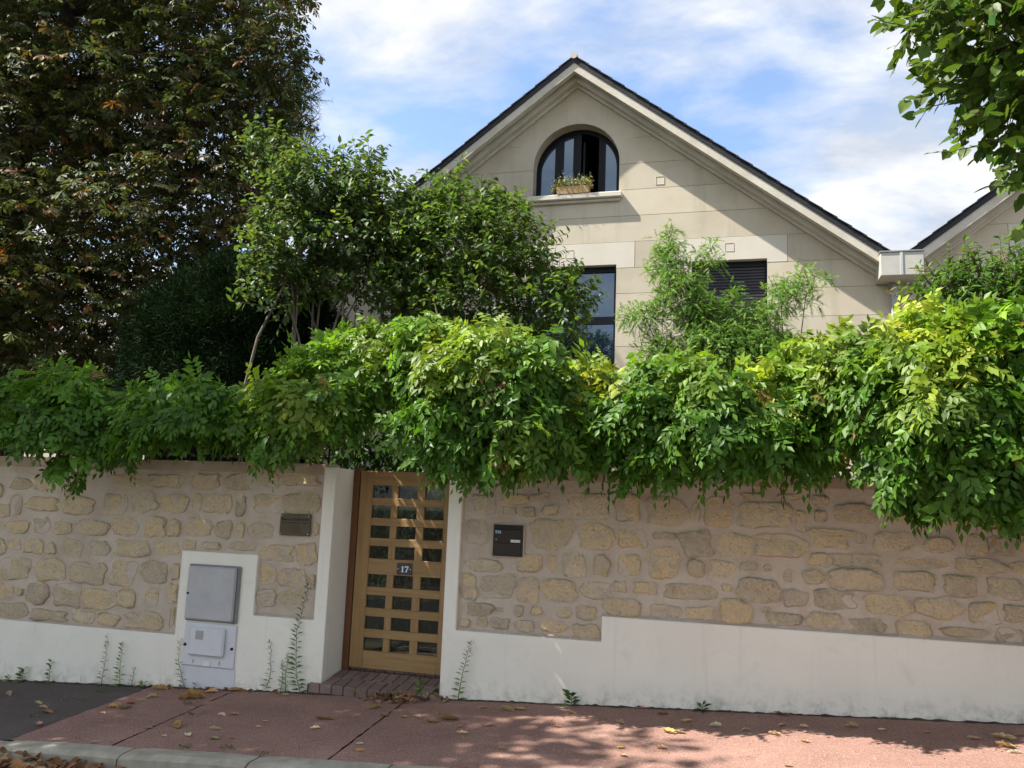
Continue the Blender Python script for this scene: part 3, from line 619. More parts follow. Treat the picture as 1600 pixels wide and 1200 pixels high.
plq = empty('brass_plaque', (-3.97, 7.03, 1.17), 'small dark brass plaque engraved with lettering beside the gate', 'plaque')
box('plate', -4.128, -3.815, 7.012, 7.030, 1.175, 1.374, M['brass'], plq, 0.003)
for xs in (-4.112, -3.832):
    for zs in (1.192, 1.357):
        V, F = tube_geo([(xs, 7.012, zs), (xs, 7.006, zs)], [0.0075, 0.006], 10); mobj('screw', V, F, M['screw'], plq, True)
def text_mesh(name, s, x, z, size, y, mat, parent):
    cu = bpy.data.curves.new(name, 'FONT'); cu.body = s; cu.size = size; cu.extrude = 0.0006; cu.align_x = 'CENTER'; cu.resolution_u = 3
    to = bpy.data.objects.new(name, cu); COL.objects.link(to); bpy.context.view_layer.update()
    me = bpy.data.meshes.new_from_object(to.evaluated_get(bpy.context.evaluated_depsgraph_get()))
    bpy.data.objects.remove(to); bpy.data.curves.remove(cu)
    V = [(v.co.x+x, y-v.co.z, v.co.y+z) for v in me.vertices]; F = [tuple(p.vertices) for p in me.polygons]
    bpy.data.meshes.remove(me); return mobj(name, V, F, mat, parent)
text_mesh('engraved_line', 'Maison LEVERAND', -3.971, 1.312, 0.036, 7.0105, M['engraving'], plq)
def script_line(name, x0, x1, z, h, y, mat, parent, seed):     # a line of print too small to read
    r = np.random.default_rng(seed); V, F = [], []; x = x0
    while x < x1:
        wd = r.uniform(0.003, 0.007)
        if r.random() > 0.14:
            b = len(V); hh = h*r.uniform(0.5, 1.0); V += [(x, y, z), (x+wd*0.55, y, z), (x+wd*0.55, y, z+hh), (x, y, z+hh)]; F.append((b, b+1, b+2, b+3))
        x += wd
    return mobj(name, V, F, mat, parent)
for k, (a, b, z, h) in enumerate(((-4.105, -3.845, 1.287, 0.013), (-4.045, -3.905, 1.262, 0.006), (-4.045, -3.905, 1.242, 0.006), (-4.04, -3.90, 1.222, 0.006), (-4.05, -3.89, 1.202, 0.007))):
    script_line('engraved_line', a, b, z, h, 7.0112, M['engraving'], plq, k)

lb = empty('letter_box', (-1.917, 7.03, 1.08), 'square dark brown letterbox set in the rubble wall', 'letterbox')
box('surround', -2.062, -1.772, 7.018, 7.044, 1.080, 1.370, M['alu'], lb, 0.007)
box('body', -2.052, -1.782, 7.012, 7.030, 1.090, 1.360, M['letter_brown'], lb, 0.006)
fl = box('mail_flap', -2.036, -1.800, 7.005, 7.013, 1.322, 1.348, M['letter_dark'], lb, 0.003)
box('upper_panel', -2.036, -1.800, 7.0065, 7.013, 1.207, 1.318, M['letter_brown'], lb, 0.003)
box('door', -2.036, -1.800, 7.0055, 7.013, 1.104, 1.202, M['letter_brown'], lb, 0.003)
V, F = tube_geo([(-2.018, 7.0065, 1.232), (-2.018, 7.001, 1.232)], [0.009, 0.008], 10); mobj('lock', V, F, M['grey_trim'], lb, True)
nl = box('name_label', -1.890, -1.806, 7.0045, 7.0066, 1.212, 1.234, M['label_white'], lb, 0.0)
script_line('print_line', -1.884, -1.812, 1.219, 0.009, 7.0043, M['black'], nl, 77)
st = box('sticker', -2.030, -1.980, 7.0045, 7.0066, 1.282, 1.308, M['sticker_blue'], lb, 0.0); st['label'] = 'small blue and white sticker'
mobj('sticker_mark', [(-2.028, 7.0042, 1.299), (-2.020, 7.0042, 1.299), (-2.020, 7.0042, 1.306), (-2.028, 7.0042, 1.306), (-1.990, 7.0042, 1.284), (-1.982, 7.0042, 1.284), (-1.982, 7.0042, 1.302), (-1.986, 7.0042, 1.304)], [(0, 1, 2, 3), (4, 5, 6, 7)], M['label_white'], st)

# iron railing on the coping, mostly hidden under the wisteria
def railing(x0, x1, label):
    rt = empty('iron_railing', (x0, 7.18, TOPZ), label, 'railing', 'railings on the walls')
    box('rail', x0, x1, 7.17, 7.195, TOPZ+0.66, TOPZ+0.69, M['iron'], rt, 0.0); box('rail', x0, x1, 7.17, 7.195, TOPZ+0.05, TOPZ+0.075, M['iron'], rt, 0.0)
    x = x0; bar = None
    while x <= x1:
        post = int(round((x-x0)/0.12)) % 12 == 0
        box('post' if post else 'bar', x-(0.02 if post else 0.008), x+(0.02 if post else 0.008), 7.175, 7.191, TOPZ-0.002, TOPZ+(0.8 if post else 0.72), M['iron'], rt, 0.0)
        x += 0.12
railing(-8.2, -3.75, 'black iron railing under the wisteria, left of the gate')
railing(-2.30, 3.6, 'black iron railing under the wisteria, right of the gate')
# ================================================================== HOUSE
HY = 14.0
CO = [8.15, 7.667, 7.182, 6.70, 6.224, 5.75, 5.29, 4.81, 4.35, 3.87, 3.39, 2.91, -0.6]
SL = 0.757
house = empty('stone_house', (-2.82, HY, 0.3), 'pale stone twin gabled house with black slate roof behind the hedge', 'house')
def clip_poly(poly, a, b, c):              # keep a*x + b*z <= c
    out = []
    for i in range(len(poly)):
        p, q = poly[i], poly[(i+1) % len(poly)]
        dp, dq = a*p[0]+b*p[1]-c, a*q[0]+b*q[1]-c
        if dp <= 0: out.append(p)
        if dp*dq < 0:
            t = dp/(dp-dq); out.append((p[0]+(q[0]-p[0])*t, p[1]+(q[1]-p[1])*t))
    return out
def gable(ax, xl, xr):
    RT = 9.40
    clipR = (SL, 1.0, RT+SL*ax); clipL = (-SL, 1.0, RT-SL*ax)
    ar, azs, asill = 0.79, 7.72, 7.13
    g = 0.0035
    def axl(z, side): return ax+side*(ar if z <= azs else math.sqrt(max(ar*ar-(z-azs)**2, 0)))
    def panel(poly, mat='house_stone'):
        poly = clip_poly(clip_poly(poly, *clipR), *clipL)
        if len(poly) < 3 or max(p[1] for p in poly)-min(p[1] for p in poly) < 0.02: return
        prism('stone_panel', poly, HY+RNG.uniform(-0.0012, 0.0012), HY+0.36, M[mat], house)
    wins = [(ax-0.91+0.07, ax+0.77, 3.45, 5.82), (ax+2.067, ax+3.299, 3.45, 5.82), (ax-3.299, ax-2.067, 3.45, 5.82)]
    lint = [(ax-1.23, ax+1.09), (ax+1.673, ax+3.624), (ax-3.624, ax-1.673)]
    joints = []
    for k in range(len(CO)-1):
        z1, z0 = CO[k]-g, CO[k+1]+g
        if k == 2:
            panel([(xl, z0), (xr, z0), (xr, z1), (ax+ar, z1), (ax+ar, asill), (ax-ar, asill), (ax-ar, z1), (xl, z1)])
        elif k < 2:                            # courses beside the arch
            zz = list(np.linspace(z0, z1, 9))
            zb = max(z0, asill) if k == 2 else z0
            for side in (-1, 1):
                xe = xl if side < 0 else xr
                if k == 2: bd = [(axl(z1, side), z1), (axl(asill, side), z0)]
                else: bd = [(axl(z, side), z) for z in zz[::-1]]
                panel(bd+[(xe, z0), (xe, z1)])
        else:
            segs = [(xl, xr)]
            ops = [wn for wn in wins if wn[3] > z0+0.1 and wn[2] < z1-0.1 and k > 5]
            cuts = []
            if k == 4: cuts = [(a, b) for a, b in lint]
            elif k == 5: cuts = [(a, b) for a, b, _, _ in wins]
            elif ops: cuts = [(a, b) for a, b, _, _ in ops]
            xs = xl
            for a, b in sorted(cuts):
                segs_l = (xs, a-g); xs = b+g
                _seg(panel, segs_l, z0, z1, k)
            _seg(panel, (xs, xr), z0, z1, k)
        if k: joints.append(CO[k])
    for (la, lbx), (wa, wb, _, wt) in zip(lint, wins):   # pale lintel blocks with a notch over the opening
        z1, z0 = CO[4]-g, CO[5]+g
        prism('lintel', [(la+g, z0), (wa, z0), (wa, wt), (wb, wt), (wb, z0), (lbx-g, z0), (lbx-g, z1), (la+g, z1)], HY-0.003, HY+0.36, M['lintel'], house)
    # head of the gable: two spandrels and a keystone between radial joints
    def ap(t, r=ar): return (ax+r*math.cos(t), azs+r*math.sin(t))
    t1, t2 = 0.45, math.radians(80)
    for side in (-1, 1):
        f = (lambda p: (2*ax-p[0], p[1])) if side < 0 else (lambda p: p)
        arc = [ap(t) for t in np.linspace(t1+0.004, t2-0.004, 14)]
        top = (ax+ (RT-0.02-azs)/math.tan(t2)-0.004, RT-0.02)
        poly = arc[::-1]+[(ax+1.05, CO[0]+g), (ax+5, CO[0]+g), (ax+5, RT), (top[0]+0.010, RT)]
        panel([f(p) for p in poly])
        # little wedge between the radial joint and the course line
        panel([f(p) for p in [ap(t) for t in np.linspace(math.asin((CO[0]-azs)/ar), t1-0.004, 3)]+[(ax+1.045, CO[0]-g)]]) if False else None
    panel([ap(t) for t in np.linspace(math.pi-t2+0.004, t2-0.004, 8)]+[(ax+(RT-azs)/math.tan(t2)-0.004, RT), (ax-(RT-azs)/math.tan(t2)+0.004, RT)])
    # recessed mortar strips in the joints
    V, F = [], []
    def strip(x0, x1, z, h=0.012):
        b = len(V); V.extend([(x0, HY+0.006, z-h), (x1, HY+0.006, z-h), (x1, HY+0.006, z+h), (x0, HY+0.006, z+h)]); F.append((b, b+1, b+2, b+3))
    for z in [CO[0]]+joints:
        half = (RT-z)/SL; a, b = max(xl, ax-half), min(xr, ax+half)
        ops = [(axl(z, -1), axl(z, 1))] if z > asill-0.02 and z < azs+ar else [(wa, wb) for wa, wb, zb, zt_ in wins if zb < z < zt_]
        xs = a
        for oa, ob in sorted(ops): strip(xs, oa, z); xs = ob
        strip(xs, b, z)
    for t in (t2, math.pi-t2):
        p0, p1 = ap(t, ar+0.01), ap(t, ar+0.9); b = len(V)
        V.extend([(p0[0]-0.012, HY+0.006, p0[1]), (p0[0]+0.012, HY+0.006, p0[1]), (p1[0]+0.012, HY+0.006, p1[1]), (p1[0]-0.012, HY+0.006, p1[1])]); F.append((b, b+1, b+2, b+3))
    for (la, lbx) in lint:
        for x in (la, lbx):
            b = len(V); V.extend([(x-0.012, HY+0.006, CO[5]), (x+0.012, HY+0.006, CO[5]), (x+0.012, HY+0.006, CO[4]), (x-0.012, HY+0.006, CO[4])]); F.append((b, b+1, b+2, b+3))
    mobj('mortar_joints', V, F, M['house_joint'], house)
    # small square recess plates
    for x, z in ((ax+1.51, 7.315), (ax-1.51, 7.315)):
        vent(x, z)
    for x, z in ((ax-0.07, 6.04), (ax+2.69, 6.04), (ax-2.69, 6.04)): vent(x, z)
    # windows
    for i, (wa, wb, zb, zt_) in enumerate(wins):
        shutter = i == 1
        win = box('window_head', wa, wb, HY+0.13, HY+0.20, zt_-0.10, zt_, M['dark_frame'], house, 0.0)
        win['label'] = 'dark window head'
        room(wa, wb, zb, zt_)
        box('window_sill', wa-0.08, wb+0.08, HY-0.06, HY+0.2, zb-0.09, zb, M['lintel'], house, 0.01)
        if shutter:
            zz = zt_-0.10
            me = None
            while zz > zb+0.02:
                if me is None:
                    o = box('shutter_slat', wa+0.02, wb-0.02, HY+0.145, HY+0.170, zz-0.050, zz-0.004, M['shutter'], house, 0.008); me = o.data; z_first = zz; base = o.location.copy()
                else:
                    o = bpy.data.objects.new('shutter_slat', me); COL.objects.link(o); o.parent = house; o.location = base+Vector((0, 0, zz-z_first))
                zz -= 0.052
            for x0, x1 in ((wa, wa+0.03), (wb-0.03, wb)): box('shutter_guide', x0, x1, HY+0.125, HY+0.18, zb, zt_-0.10, M['dark_frame'], house, 0.003)
        else:
            mid = (wa+wb)/2+0.0; ztr = 4.86
            xsplit = wa+0.83 if i == 0 else mid
            for x0, x1 in ((wa, wa+0.06), (xsplit-0.05, xsplit+0.05), (wb-0.05, wb)):
                box('window_frame', x0, x1, HY+0.14, HY+0.19, zb, zt_-0.10, M['dark_frame'], house, 0.004)
            for x0, x1 in ((wa+0.06, xsplit-0.05), (xsplit+0.05, wb-0.05)):
                box('transom', x0, x1, HY+0.145, HY+0.185, ztr-0.08, ztr+0.06, M['dark_frame'], house, 0.004)
                box('window_pane', x0, x1, HY+0.165, HY+0.170, ztr+0.06, zt_-0.10, M['window_glass'], house, 0.0)
                box('window_pane', x0, x1, HY+0.165, HY+0.170, zb+0.05, ztr-0.08, M['window_glass'], house, 0.0)
                box('window_frame', x0, x1, HY+0.145, HY+0.185, zb, zb+0.05, M['dark_frame'], house, 0.0)
    # arched window
    AY = HY+0.25
    room(ax-ar, ax+ar, asill, azs+ar)
    n = 28; outer = [(ax-ar, asill)]+[ap(t) for t in np.linspace(math.pi, 0, n)]+[(ax+ar, asill)]
    ri = ar-0.085; inner = [(ax-ri, asill+0.05)]+[ap(t, ri) for t in np.linspace(math.pi, 0, n)]+[(ax+ri, asill+0.05)]
    V, F = [], []
    for a_, b_ in zip(outer, inner): V += [(a_[0], AY, a_[1]), (b_[0], AY, b_[1]), (b_[0], AY+0.06, b_[1]), (a_[0], AY+0.06, a_[1])]
    m_ = len(outer)
    for i in range(m_-1): F += [(4*i+q, 4*i+4+q, 4*i+4+(q+1) % 4, 4*i+(q+1) % 4) for q in range(4)]
    b = 4*(m_-1); F += [(b, b+1, 1, 0), (b+1, b+2, 2, 1), (b+3, b+2, 2, 3)] if False else []
    af = mobj('arched_frame', V, F, M['dark_frame'], house)
    box('bottom_rail', ax-ri, ax+ri, AY+0.002, AY+0.058, asill+0.001, asill+0.06, M['dark_frame'], house, 0.0)
    def ztop(x): return azs+math.sqrt(max(ri*ri-(x-ax)**2, 0))+0.02
    xm = [(ax-0.445, ax-0.285), (ax-0.045, ax+0.045), (ax+0.375, ax+0.495)]
    for a_, b_ in xm:
        zt2 = min(ztop(a_), ztop(b_))
        prism('mullion', [(a_, asill+0.06), (b_, asill+0.06), (b_, ztop(b_)), ((a_+b_)/2, ztop((a_+b_)/2)), (a_, ztop(a_))], AY-0.004, AY+0.05, M['dark_frame'], house, 0.0)
    spans = [(ax-ri, ax-0.445), (ax-0.285, ax-0.045), (ax+0.495, ax+ri)]
    for a_, b_ in spans:
        top = [(x, ztop(x)) for x in np.linspace(b_, a_, 10)]
        prism('window_pane', [(a_, asill+0.06), (b_, asill+0.06)]+top, AY+0.025, AY+0.030, M['window_glass'], house)
    for a_, b_ in ((ax-0.285, ax-0.225), (ax-0.105, ax-0.045)): prism('casement_stile', [(a_, asill+0.06), (b_, asill+0.06), (b_, ztop(b_)-0.03), (a_, ztop(a_)-0.03)], AY+0.003, AY+0.045, M['dark_frame'], house) if a_ > ax-0.2 else None
    # casement standing open into the room
    zc = ztop(ax+0.375)-0.05
    for dx0, dx1 in ((0.045, 0.10), (0.10, 0.15)): pass
    box('open_casement', ax+0.07, ax+0.11, AY+0.06, AY+0.42, asill+0.07, zc, M['dark_frame'], house, 0.004)
    box('window_sill', ax-ar-0.09, ax+ar+0.07, HY-0.12, HY+0.17, asill-0.10, asill, M['lintel'], house, 0.014)
    box('sill_drip', ax-ar-0.05, ax+ar+0.03, HY-0.06, HY+0.0, asill-0.155, asill-0.10, M['moulding'], house, 0.012)
    # raking cornice and slate verge on both slopes
    for side, xe in ((-1, xl), (1, xr)):
        def rake(name, top, bot, y0, y1, mat, bev=0.0):
            d = abs(xe-ax)
            return prism(name, [(ax, top), (xe, top-SL*d), (xe, bot-SL*d), (ax, bot)], y0, y1, M[mat], house, bev)
        rake('fascia', 9.478, 9.318, 13.58, 13.70, 'moulding')
        rake('soffit', 9.470, 9.385, 13.70, 14.0, 'moulding')
        rake('cornice', 9.384, 9.245, 13.80, 14.0, 'moulding')
        rake('cornice_bead', 9.244, 9.19, 13.92, 14.0, 'moulding')
        rf = rake('roof', 9.575, 9.480, 13.56, 24.0, 'slate')
        d = abs(xe-ax)/math.cos(math.atan(SL)); ns = int(d/0.27); ca, sa = math.cos(math.atan(SL)), math.sin(math.atan(SL))
        for k in range(ns):
            s0, s1 = k*0.27, k*0.27+0.34
            V = []
            for s, lift in ((s0, 0.0), (s1, 0.022)):
                x = ax+side*s*ca; z = 9.578-s*sa+lift*0.9
                for yy_ in (13.535+RNG.uniform(-0.006, 0.006), 14.3):
                    V += [(x, yy_, z), (x+side*0.004, yy_, z+0.016)]
            mobj('slate', V, [(0, 1, 3, 2), (4, 6, 7, 5), (0, 4, 5, 1), (2, 3, 7, 6), (0, 2, 6, 4), (1, 5, 7, 3)], M['slate'], rf)
    V, F = tube_geo([(ax, 13.53, 9.60), (ax, 24.0, 9.60)], [0.065, 0.065], 10); mobj('ridge_tile', V, F, M['zinc'], house)
def _seg(panel, ab, z0, z1, k):
    a, b = ab
    if b-a < 0.03: return
    if False:
        m = a+(b-a)*(0.42 if k % 2 else 0.58); panel([(a, z0), (m-0.0015, z0), (m-0.0015, z1), (a, z1)]); panel([(m+0.0015, z0), (b, z0), (b, z1), (m+0.0015, z1)])
    else: panel([(a, z0), (b, z0), (b, z1), (a, z1)])
def vent(x, z):
    h = 0.075
    V = [(x-h, HY-0.008, z-h), (x+h, HY-0.008, z-h), (x+h, HY-0.008, z+h), (x-h, HY-0.008, z+h)]
    q = 0.070; V += [(x-q, HY-0.008, z-q), (x+q, HY-0.008, z-q), (x+q, HY-0.008, z+q), (x-q, HY-0.008, z+q)]
    V += [(a, HY-0.001-0.001, c) for a, b, c in V[4:8]]
    F = [(i, (i+1) % 4, 4+(i+1) % 4, 4+i) for i in range(4)]+[(4+i, 4+(i+1) % 4, 8+(i+1) % 4, 8+i) for i in range(4)]+[(8, 9, 10, 11)]
    b = len(V); V += [(a, HY+0.01, c) for a, _, c in V[0:4]]
    F += [(b+i, b+(i+1) % 4, (i+1) % 4, i) for i in range(4)]
    mobj('vent_plate', V, F, M['house_stone'], house)
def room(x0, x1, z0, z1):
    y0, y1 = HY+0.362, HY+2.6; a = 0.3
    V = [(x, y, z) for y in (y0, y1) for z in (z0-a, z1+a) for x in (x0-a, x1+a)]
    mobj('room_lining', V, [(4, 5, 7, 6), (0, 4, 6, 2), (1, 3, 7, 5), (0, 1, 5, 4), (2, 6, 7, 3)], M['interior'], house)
gable(-2.82, -8.085, 2.445)
gable(7.71, 2.447, 12.97)
# box gutter in the valley and its downpipe
bx = P(1375, 400, 13.5)[0]; bx2 = P(1442.5, 400, 13.5)[0]
gut = box('valley_gutter', bx, bx2, 13.46, 13.99, 5.30, 5.665, M['zinc'], house, 0.006)
box('gutter_rim', bx-0.012, bx2+0.012, 13.445, 13.99, 5.666, 5.692, M['grey_trim'], gut, 0.004)
box('gutter_seam', (bx+bx2)/2-0.03, (bx+bx2)/2+0.012, 13.448, 13.459, 5.30, 5.664, M['pipe'], gut, 0.003)
V, F = tube_geo([(2.41, 13.9, 5.31), (2.41, 13.9, 0.0)], [0.055, 0.055], 12); mobj('downpipe', V, F, M['pipe'], house, True)
mobj('house_side', [(-8.085, 14.0, -0.6), (-8.085, 24, -0.6), (-8.085, 24, 5.5), (-8.085, 14.0, 5.5)], [(0, 1, 2, 3)], M['house_stone'], house)

# planter on the arched sill
fp = P(870, 308, 13.93); fq = P(921, 305, 13.93)
fb = empty('flower_box', ((fp[0]+fq[0])/2, 13.95, 7.13), 'sunlit terracotta flower box on the arched window sill', 'planter')
x0, x1, ya, yb, z0, z1 = fp[0], fq[0], 13.86, 14.03, 7.132, 7.265
V = []
for z, e in ((z0, 0.012), (z1, 0.0)): V += [(x0+e, ya+e, z), (x1-e, ya+e, z), (x1-e, yb-e, z), (x0+e, yb-e, z)]
V += [(x0+0.015, ya+0.015, z1), (x1-0.015, ya+0.015, z1), (x1-0.015, yb-0.015, z1), (x0+0.015, yb-0.015, z1)]
V += [(a, b, z1-0.03) for a, b, _ in V[8:12]]
F = [(3, 2, 1, 0)]+[(i, (i+1) % 4, 4+(i+1) % 4, 4+i) for i in range(4)]+[(4+i, 4+(i+1) % 4, 8+(i+1) % 4, 8+i) for i in range(4)]+[(8+i, 8+(i+1) % 4, 12+(i+1) % 4, 12+i) for i in range(4)]+[(12, 13, 14, 15)]
mobj('trough', V, F, M['terracotta'], fb)
n = 900; c = np.stack([RNG.uniform(x0-0.1, x1+0.06, n), RNG.uniform(13.83, 14.03, n), 7.27+np.abs(RNG.normal(0, 0.075, n))], 1)
c[:, 2] -= np.maximum(0, (x0-c[:, 0]))*1.2+np.maximum(0, (c[:, 0]-x1))*1.0
colr = jitter_col((0.20, 0.24, 0.07), n, 0.15, 0.3); wmask = RNG.random(n) < 0.42; colr[wmask] = np.array([0.62, 0.58, 0.46])*np.exp(RNG.normal(0, 0.1, (wmask.sum(), 1)))
colr[RNG.random(n) < 0.15] = (0.42, 0.36, 0.16)
leaves_obj('flowers', c, rnd(n)+(0, 0, 0.5), rnd(n)+(0, -0.5, 0.6), RNG.uniform(0.025, 0.05, n), RNG.uniform(0.018, 0.032, n), colr, LEAF4, M['leaf_dull'], fb)['kind'] = 'stuff'
# stems spilling over the front, whose shadows rake across the wall
ln = []
for k in range(26):
    a = np.array([RNG.uniform(x0, x1), 13.87, 7.26]); b = a+np.array([RNG.normal(0, 0.09), RNG.uniform(-0.12, -0.02), RNG.uniform(0.08, 0.24)])
    ln.append(([a, (a+b)/2+(0, 0, 0.02), b], [0.003, 0.0025, 0.0015]))
polyline_tubes('stems', ln, M['weed_stem'], fb, 3)

# pale neighbouring house glimpsed through the chestnut
nh = empty('neighbour_house', (-21, 24, 0), 'pale house glimpsed through the chestnut leaves on the far left', 'house')
x0, x1, y0, y1, h = -27.5, -15.5, 24.0, 32.0, 6.2
mobj('wall', [(x0, y0, -1.5), (x1, y0, -1.5), (x1, y1, -1.5), (x0, y1, -1.5), (x0, y0, h), (x1, y0, h), (x1, y1, h), (x0, y1, h)], [(0, 1, 5, 4), (1, 2, 6, 5), (2, 3, 7, 6), (3, 0, 4, 7)], M['pale_render'], nh)
mobj('roof', [(x0-0.4, y0-0.5, h), (x1+0.4, y0-0.5, h), (x1+0.4, y1+0.5, h), (x0-0.4, y1+0.5, h), (x0+2, (y0+y1)/2, h+2.6), (x1-2, (y0+y1)/2, h+2.6)], [(0, 1, 5, 4), (1, 2, 5), (2, 3, 4, 5), (3, 0, 4), (3, 2, 1, 0)], M['roof_tile'], nh)
for i in range(4):
    for zz in (0.8, 3.7):
        xa = x0+1.2+i*2.9
        fr = box('window', xa-0.08, xa+1.28, y0-0.04, y0+0.02, zz-0.08, zz+1.58, M['lintel'], nh, 0.0); box('pane', xa, xa+1.2, y0-0.05, y0-0.042, zz, zz+1.5, M['window_glass'], fr, 0.0)
# ================================================================== WISTERIA
def lerp_tab(tab, u): return float(np.interp(u, [a for a, b in tab], [b for a, b in tab]))
W_TOP = [(-200, 600), (0, 605), (50, 582), (100, 575), (150, 588), (190, 615), (230, 606), (285, 587), (345, 590), (372, 603), (400, 578), (450, 572), (500, 566), (525, 538), (560, 522), (600, 516), (640, 496), (690, 484), (740, 488), (780, 482), (830, 490), (870, 520), (900, 545), (930, 538), (965, 566), (990, 548), (1020, 532), (1050, 522), (1090, 528), (1130, 553), (1150, 592), (1180, 582), (1212, 576), (1230, 530), (1252, 503), (1290, 497), (1335, 512), (1380, 498), (1412, 476), (1445, 462), (1490, 470), (1540, 470), (1600, 470), (1850, 455), (2400, 430)]
W_BOT = [(-200, 700), (0, 692), (30, 700), (60, 716), (100, 742), (150, 742), (190, 736), (240, 738), (280, 712), (310, 706), (345, 702), (390, 722), (440, 735), (500, 735), (530, 728), (560, 690), (580, 640), (650, 650), (668, 735), (690, 752), (740, 750), (780, 744), (830, 760), (880, 772), (920, 742), (960, 757), (1010, 757), (1050, 762), (1110, 756), (1160, 746), (1240, 757), (1262, 722), (1300, 708), (1360, 700), (1390, 765), (1430, 812), (1490, 832), (1540, 812), (1600, 818), (1850, 830), (2400, 850)]
YELLOW = [(470, 612, 40, 0.45), (585, 535, 40, 0.35), (700, 525, 42, 0.6), (760, 500, 60, 0.3), (935, 572, 32, 1.0), (905, 600, 30, 0.6), (1195, 588, 30, 0.95), (1290, 520, 60, 0.35), (1430, 490, 40, 0.8), (1395, 510, 30, 0.7), (1505, 530, 32, 0.75), (1292, 660, 16, 0.9), (1460, 565, 50, 0.35), (820, 660, 30, 0.25), (400, 590, 30, 0.35), (1080, 555, 40, 0.25)]
def compound_leaf_arrays(base, d, n, L, pairs=6, ll=0.085, lw=0.036):
    """pinnate leaves: returns leaflet arrays (pos, dir, normal, L, W, leaf index)"""
    k = len(base); d = unit(d); s = unit(np.cross(n, d)); n2 = np.cross(d, s)
    P_, D_, N_, LL, WW, I_ = [], [], [], [], [], []
    sag = RNG.uniform(0.10, 0.32, (k, 1))
    for j in range(pairs+1):
        t = 0.22+0.78*j/pairs
        c = base+d*(L[:, None]*t)+np.array([0, 0, -1.0])*(sag*L[:, None]*t*t)
        dd = unit(d+np.array([0, 0, -1.0])*(2*sag*t))
        for sg in ((-1, 1) if j < pairs else (0,)):
            an = RNG.normal(0.95, 0.14, (k, 1)) if sg else 0.0
            ld = dd*np.cos(an)+s*np.sin(an)*sg if sg else dd
            ld = unit(ld+np.array([0, 0, -1.0])*RNG.uniform(0.05, 0.45, (k, 1))+rnd(k)*0.10)
            P_.append(c); D_.append(ld); N_.append(unit(n2+rnd(k)*0.36)); sz = (0.8+0.3*math.sin(math.pi*min(1, t)))
            fz = RNG.uniform(0.68, 1.25, k)*(L/0.27)**0.6; LL.append(ll*sz*fz); WW.append(lw*sz*fz*RNG.uniform(0.8, 1.15, k)); I_.append(np.arange(k))
    return [np.concatenate(q) for q in (P_, D_, N_, LL, WW, I_)]
# a few shared pinnate leaf meshes for the outermost leaves, which are parts of their own
def leaf_variant(seed):
    b = np.zeros((1, 3)); a = compound_leaf_arrays(b, np.array([[1.0, 0, 0]]), np.array([[0, 0, 1.0]]), np.array([0.30]), 5, 0.098, 0.046)
    V = leaf_verts(a[0], a[1], a[2], a[3], a[4], LEAF4)
    o = build_faces('leaf', V, LEAF4[1], 5, jitter_col((1.0, 1.0, 1.0), len(a[0]), 0.05, 0.10)*0.85, M['leaf_part']); me = o.data; bpy.data.objects.remove(o); return me
def leaf_part_mat():
    m = M['leaf'].copy(); m.name = 'leaf_part'; t = m.node_tree
    at = [n for n in t.nodes if n.type == 'ATTRIBUTE'][0]
    oc = N(t, 'ShaderNodeObjectInfo')
    ml = N(t, 'ShaderNodeMix', data_type='RGBA', blend_type='MULTIPLY'); ml.inputs['Factor'].default_value = 1.0
    dst = [l.to_socket for l in at.outputs['Color'].links]
    t.links.new(at.outputs['Color'], ml.inputs['A']); t.links.new(oc.outputs['Color'], ml.inputs['B'])
    for s in dst: t.links.new(ml.outputs['Result'], s)
    return m
M['leaf_part'] = leaf_part_mat()
LEAFV = [leaf_variant(i) for i in range(8)]

